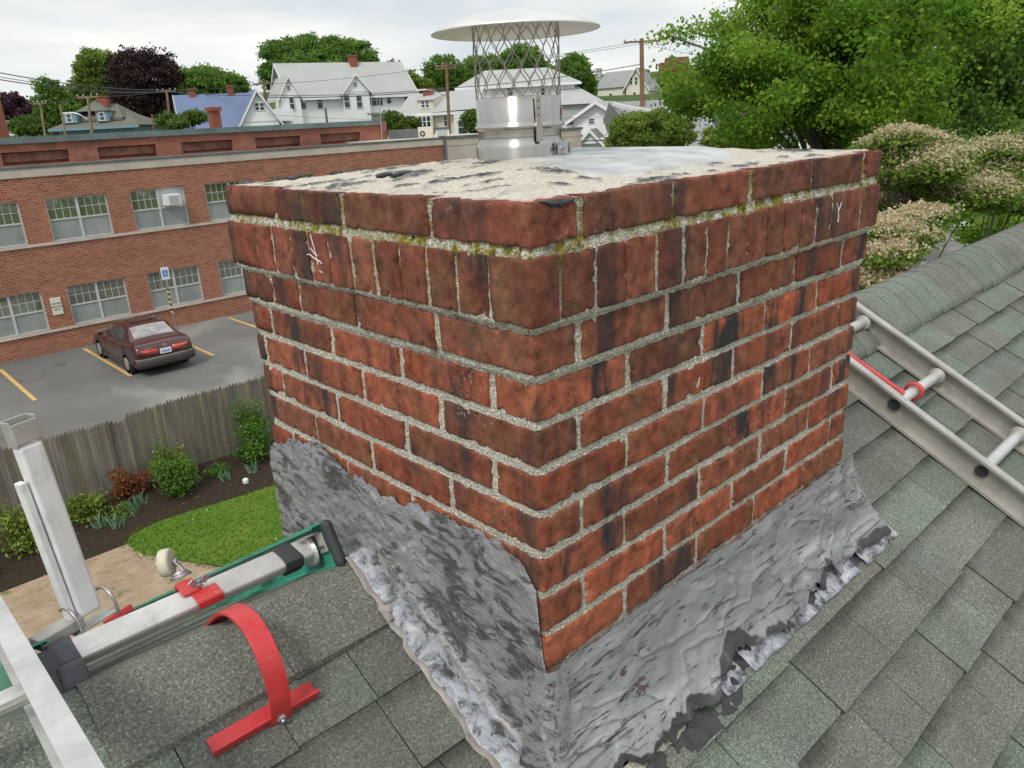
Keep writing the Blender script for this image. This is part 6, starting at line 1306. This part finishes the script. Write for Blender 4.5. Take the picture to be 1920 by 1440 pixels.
D = 90; k = D/FPX; cz = lambda u, v: zv(u, v, D); zb = cz(20, 275); H = House('small_pale_house', 'small pale house with grey roof at the far left beside the brick stack', 8, D, 15, zb)
U = lambda u: (u-8)*k; Zf = lambda u, v: cz(u, v)-zb; H.box('wall', 0, U(42), 0, 5, 0, Zf(20, 250), MT['w_pale']); H.gableX(0, U(42), 0, 5, Zf(20, 248), Zf(20, 224), 'r_slate', 'w_pale', .3)
D = 190; k = D/FPX; cz = lambda u, v: zv(u, v, D); zb = cz(1250, 215); H = House('brick_tower', 'distant plain red brick tower block just left of the big maple', 1236, D, -8, zb, 'building', 'distant blocks')
H.box('tower', 0, 3.6, 0, 6, 0, cz(1250, 117)-zb, MT['w_brickred']); H.box('upper_tower', 1.4, 6.5, .5, 6, 0, cz(1250, 108)-zb, MT['w_brickred'])
# white houses glimpsed through the maple
D = 58; cz = lambda u, v: zv(u, v, D); zb = cz(1420, 320); H = House('white_house', 'white house glimpsed in gaps low in the big maple', 1385, D, 10, zb)
H.box('wall', 0, 9, 0, 6, 0, cz(1420, 238)-zb, MT['w_white']); H.gableX(0, 9, 0, 6, cz(1420, 240)-zb, cz(1420, 205)-zb, 'r_mid', 'w_white'); H.win(2, 2.6, .8, 1.2); H.win(6, 2.6, .8, 1.2)
# ================= utility poles and cables =================
def pole(label, u, D, vt, vb, mat, r=.15, arm=None, tilt=0, lamp=None, name='utility_pole', group='utility poles beyond the office'):
    b = at(u+tilt, vb, D); t = at(u, vt, D); z0 = gz(b[0], b[1]); e = empty(name, (b[0], b[1], z0), 0, label, 'pole', group)
    d = (Vector(t)-Vector(b)).normalized(); bb = Vector(b)-d*((b[2]-z0)/max(.2, d.z)); mb = MB(); mb.tube([bb, t], [r*1.2, r*.85], 12); child(mb.build('shaft', mat), e)
    k = D/FPX; R_ = Vector(RT)
    if arm:
        for (dv, w_, slope) in arm:
            c_ = Vector(at(u, vt+dv, D)); mb = MB(); a1 = c_-R_*w_+Vector((0, 0, slope*w_)); a2 = c_+R_*w_-Vector((0, 0, slope*w_)); mb.bar(a1, a2, .10, .12); ar = child(mb.build('crossarm', mat), e)
            for t_ in (-.95, -.35, .4, .95):
                p = c_+R_*w_*t_-Vector((0, 0, slope*w_*t_)); m2 = MB(); m2.tube([p+Vector((0, 0, .05)), p+Vector((0, 0, .13)), p+Vector((0, 0, .22))], [.025, .06, .04], 8); child(m2.build('insulator', MT['zinc']), e)
    if lamp:
        s_, v0, v1, w_ = lamp; mb = MB(); p0 = Vector(at(u, v0, D)); p1 = p0+R_*s_*w_+Vector((0, 0, (v0-v1)*k)); mb.tube(smoothp([tuple(p0), tuple(p0.lerp(p1, .6)+Vector((0, 0, .1))), tuple(p1)], 1), .035, 6); child(mb.build('lamp_arm', MT['zinc']), e)
        mb = MB(); mb.box(p1+R_*s_*.35, (.30, .30, .12)); mb.bar(p1, p1+R_*s_*.8, .24, .12); child(mb.build('lamp_head', MT['w_trim'], bevel=.03), e)
    return e
pole('tall brown utility pole with one crossarm standing behind the chimney top', 1203, 58, 72, 285, MT['polewood'], .17, [(6, 1.25, -.0)], tilt=2)
pole('brown utility pole with double crossarm in front of the cream house', 837, 66, 118, 256, MT['polewood'], .13, [(5, .9, 0), (10, .8, 0)], tilt=6, lamp=(-1, 180, 168, 1.6))
pole('thin brown utility pole with crossarm at the left corner of the big white house', 493, 68, 152, 232, MT['polewood'], .11, [(5, .85, 0)], tilt=13)
pole('grey wooden pole with crossarm left of the blue roofed house', 312, 70, 168, 225, MT['polegrey'], .11, [(3, .8, 0)], tilt=7)
pole('grey wooden pole with street lamp in front of the slate roofed house', 164, 62, 180, 245, MT['polegrey'], .11, [(2, .8, 0)], tilt=8, lamp=(-1, 224, 212, .9))
pole('bare leaning grey pole left of the blue dormers', 113, 60, 196, 250, MT['polegrey'], .08, tilt=9)
pole('grey pole at the far left in front of the dark green tree', 75, 66, 192, 250, MT['polegrey'], .09, [(2, .5, 0)], tilt=9)
pole('short brown pole stub right of the slate roofed house', 285, 64, 214, 245, MT['polewood'], .08, tilt=4)
pole('short dark post rising above the office coping left of the flue', 610, 55, 202, 235, MT['coping'], .09, tilt=4, name='post')
pole('thin grey mast at the right end of the office building', 712, 45, 185, 262, MT['zinc'], .03, tilt=4, name='mast', group='posts')
def wire(pts, label, r=.016, group='overhead cables'):
    P = []
    for (a, b) in zip(pts, pts[1:]):
        A = Vector(at(*a[:3])); B_ = Vector(at(*b[:3])); sag = (A-B_).length*.014
        for i in range(12): t = i/12; P.append(A.lerp(B_, t)-Vector((0, 0, 4*sag*t*(1-t))))
    P.append(Vector(at(*pts[-1][:3]))); mb = MB(); mb.tube(P, r, 5); return tag(mb.build('overhead_cable', MT['wirem']), label, 'cable', group)
wire([(-60, 125, 44), (312, 168, 70)], 'upper of three cables from the left edge of the sky to the grey pole', .03)
wire([(-60, 133, 44), (300, 171, 70)], 'middle one of three cables entering at the left edge of the sky', .02)
wire([(-60, 139, 44), (304, 173, 70)], 'lowest of the three cables entering at the left edge of the sky', .03)
wire([(75, 193, 66), (164, 182, 62), (312, 170, 70)], 'cable joining the poles in front of the copper beech', .018)
wire([(312, 169, 70), (493, 158, 68), (837, 122, 66), (1195, 78, 58)], 'long cable along the tops of the pole line above the houses', .016)
wire([(312, 172, 70), (493, 178, 68), (837, 165, 66), (1203, 120, 58)], 'lower cable of the pole line crossing the big white house', .028)
wire([(493, 182, 68), (837, 168, 66)], 'thick bundle of cable under the eaves of the big white house', .035)
wire([(837, 124, 66), (1212, 80, 58)], 'cable passing behind the mesh to the tall pole', .014)
wire([(1181, 76, 58), (1700, 130, 30)], 'cable from the tall pole into the maple', .012)
wire([(1232, 72, 58), (1700, 100, 30)], 'cable from the crossarm tip of the tall pole into the maple', .012)
wire([(500, 214, 66), (840, 222, 62), (1203, 214, 57)], 'thin cable low across the white house walls', .012)
wire([(900, 262, 50), (1203, 259, 50), (1420, 262, 50)], 'thick black cable low behind the chimney top', .035)
wire([(-40, 279, 36), (500, 268, 42)], 'pale cable crossing in front of the rooftop storey', .012)
def canister(u, v, D, label):
    a = Vector(at(u-11, v, D)); b = Vector(at(u+11, v, D)); mb = MB(); mb.tube([a, b], .09, 10); tag(mb.build('cable_canister', MT['rubber']), label, 'cable box')
canister(1164, 261, 50, 'black splice canister on the thick cable left of the tall pole')
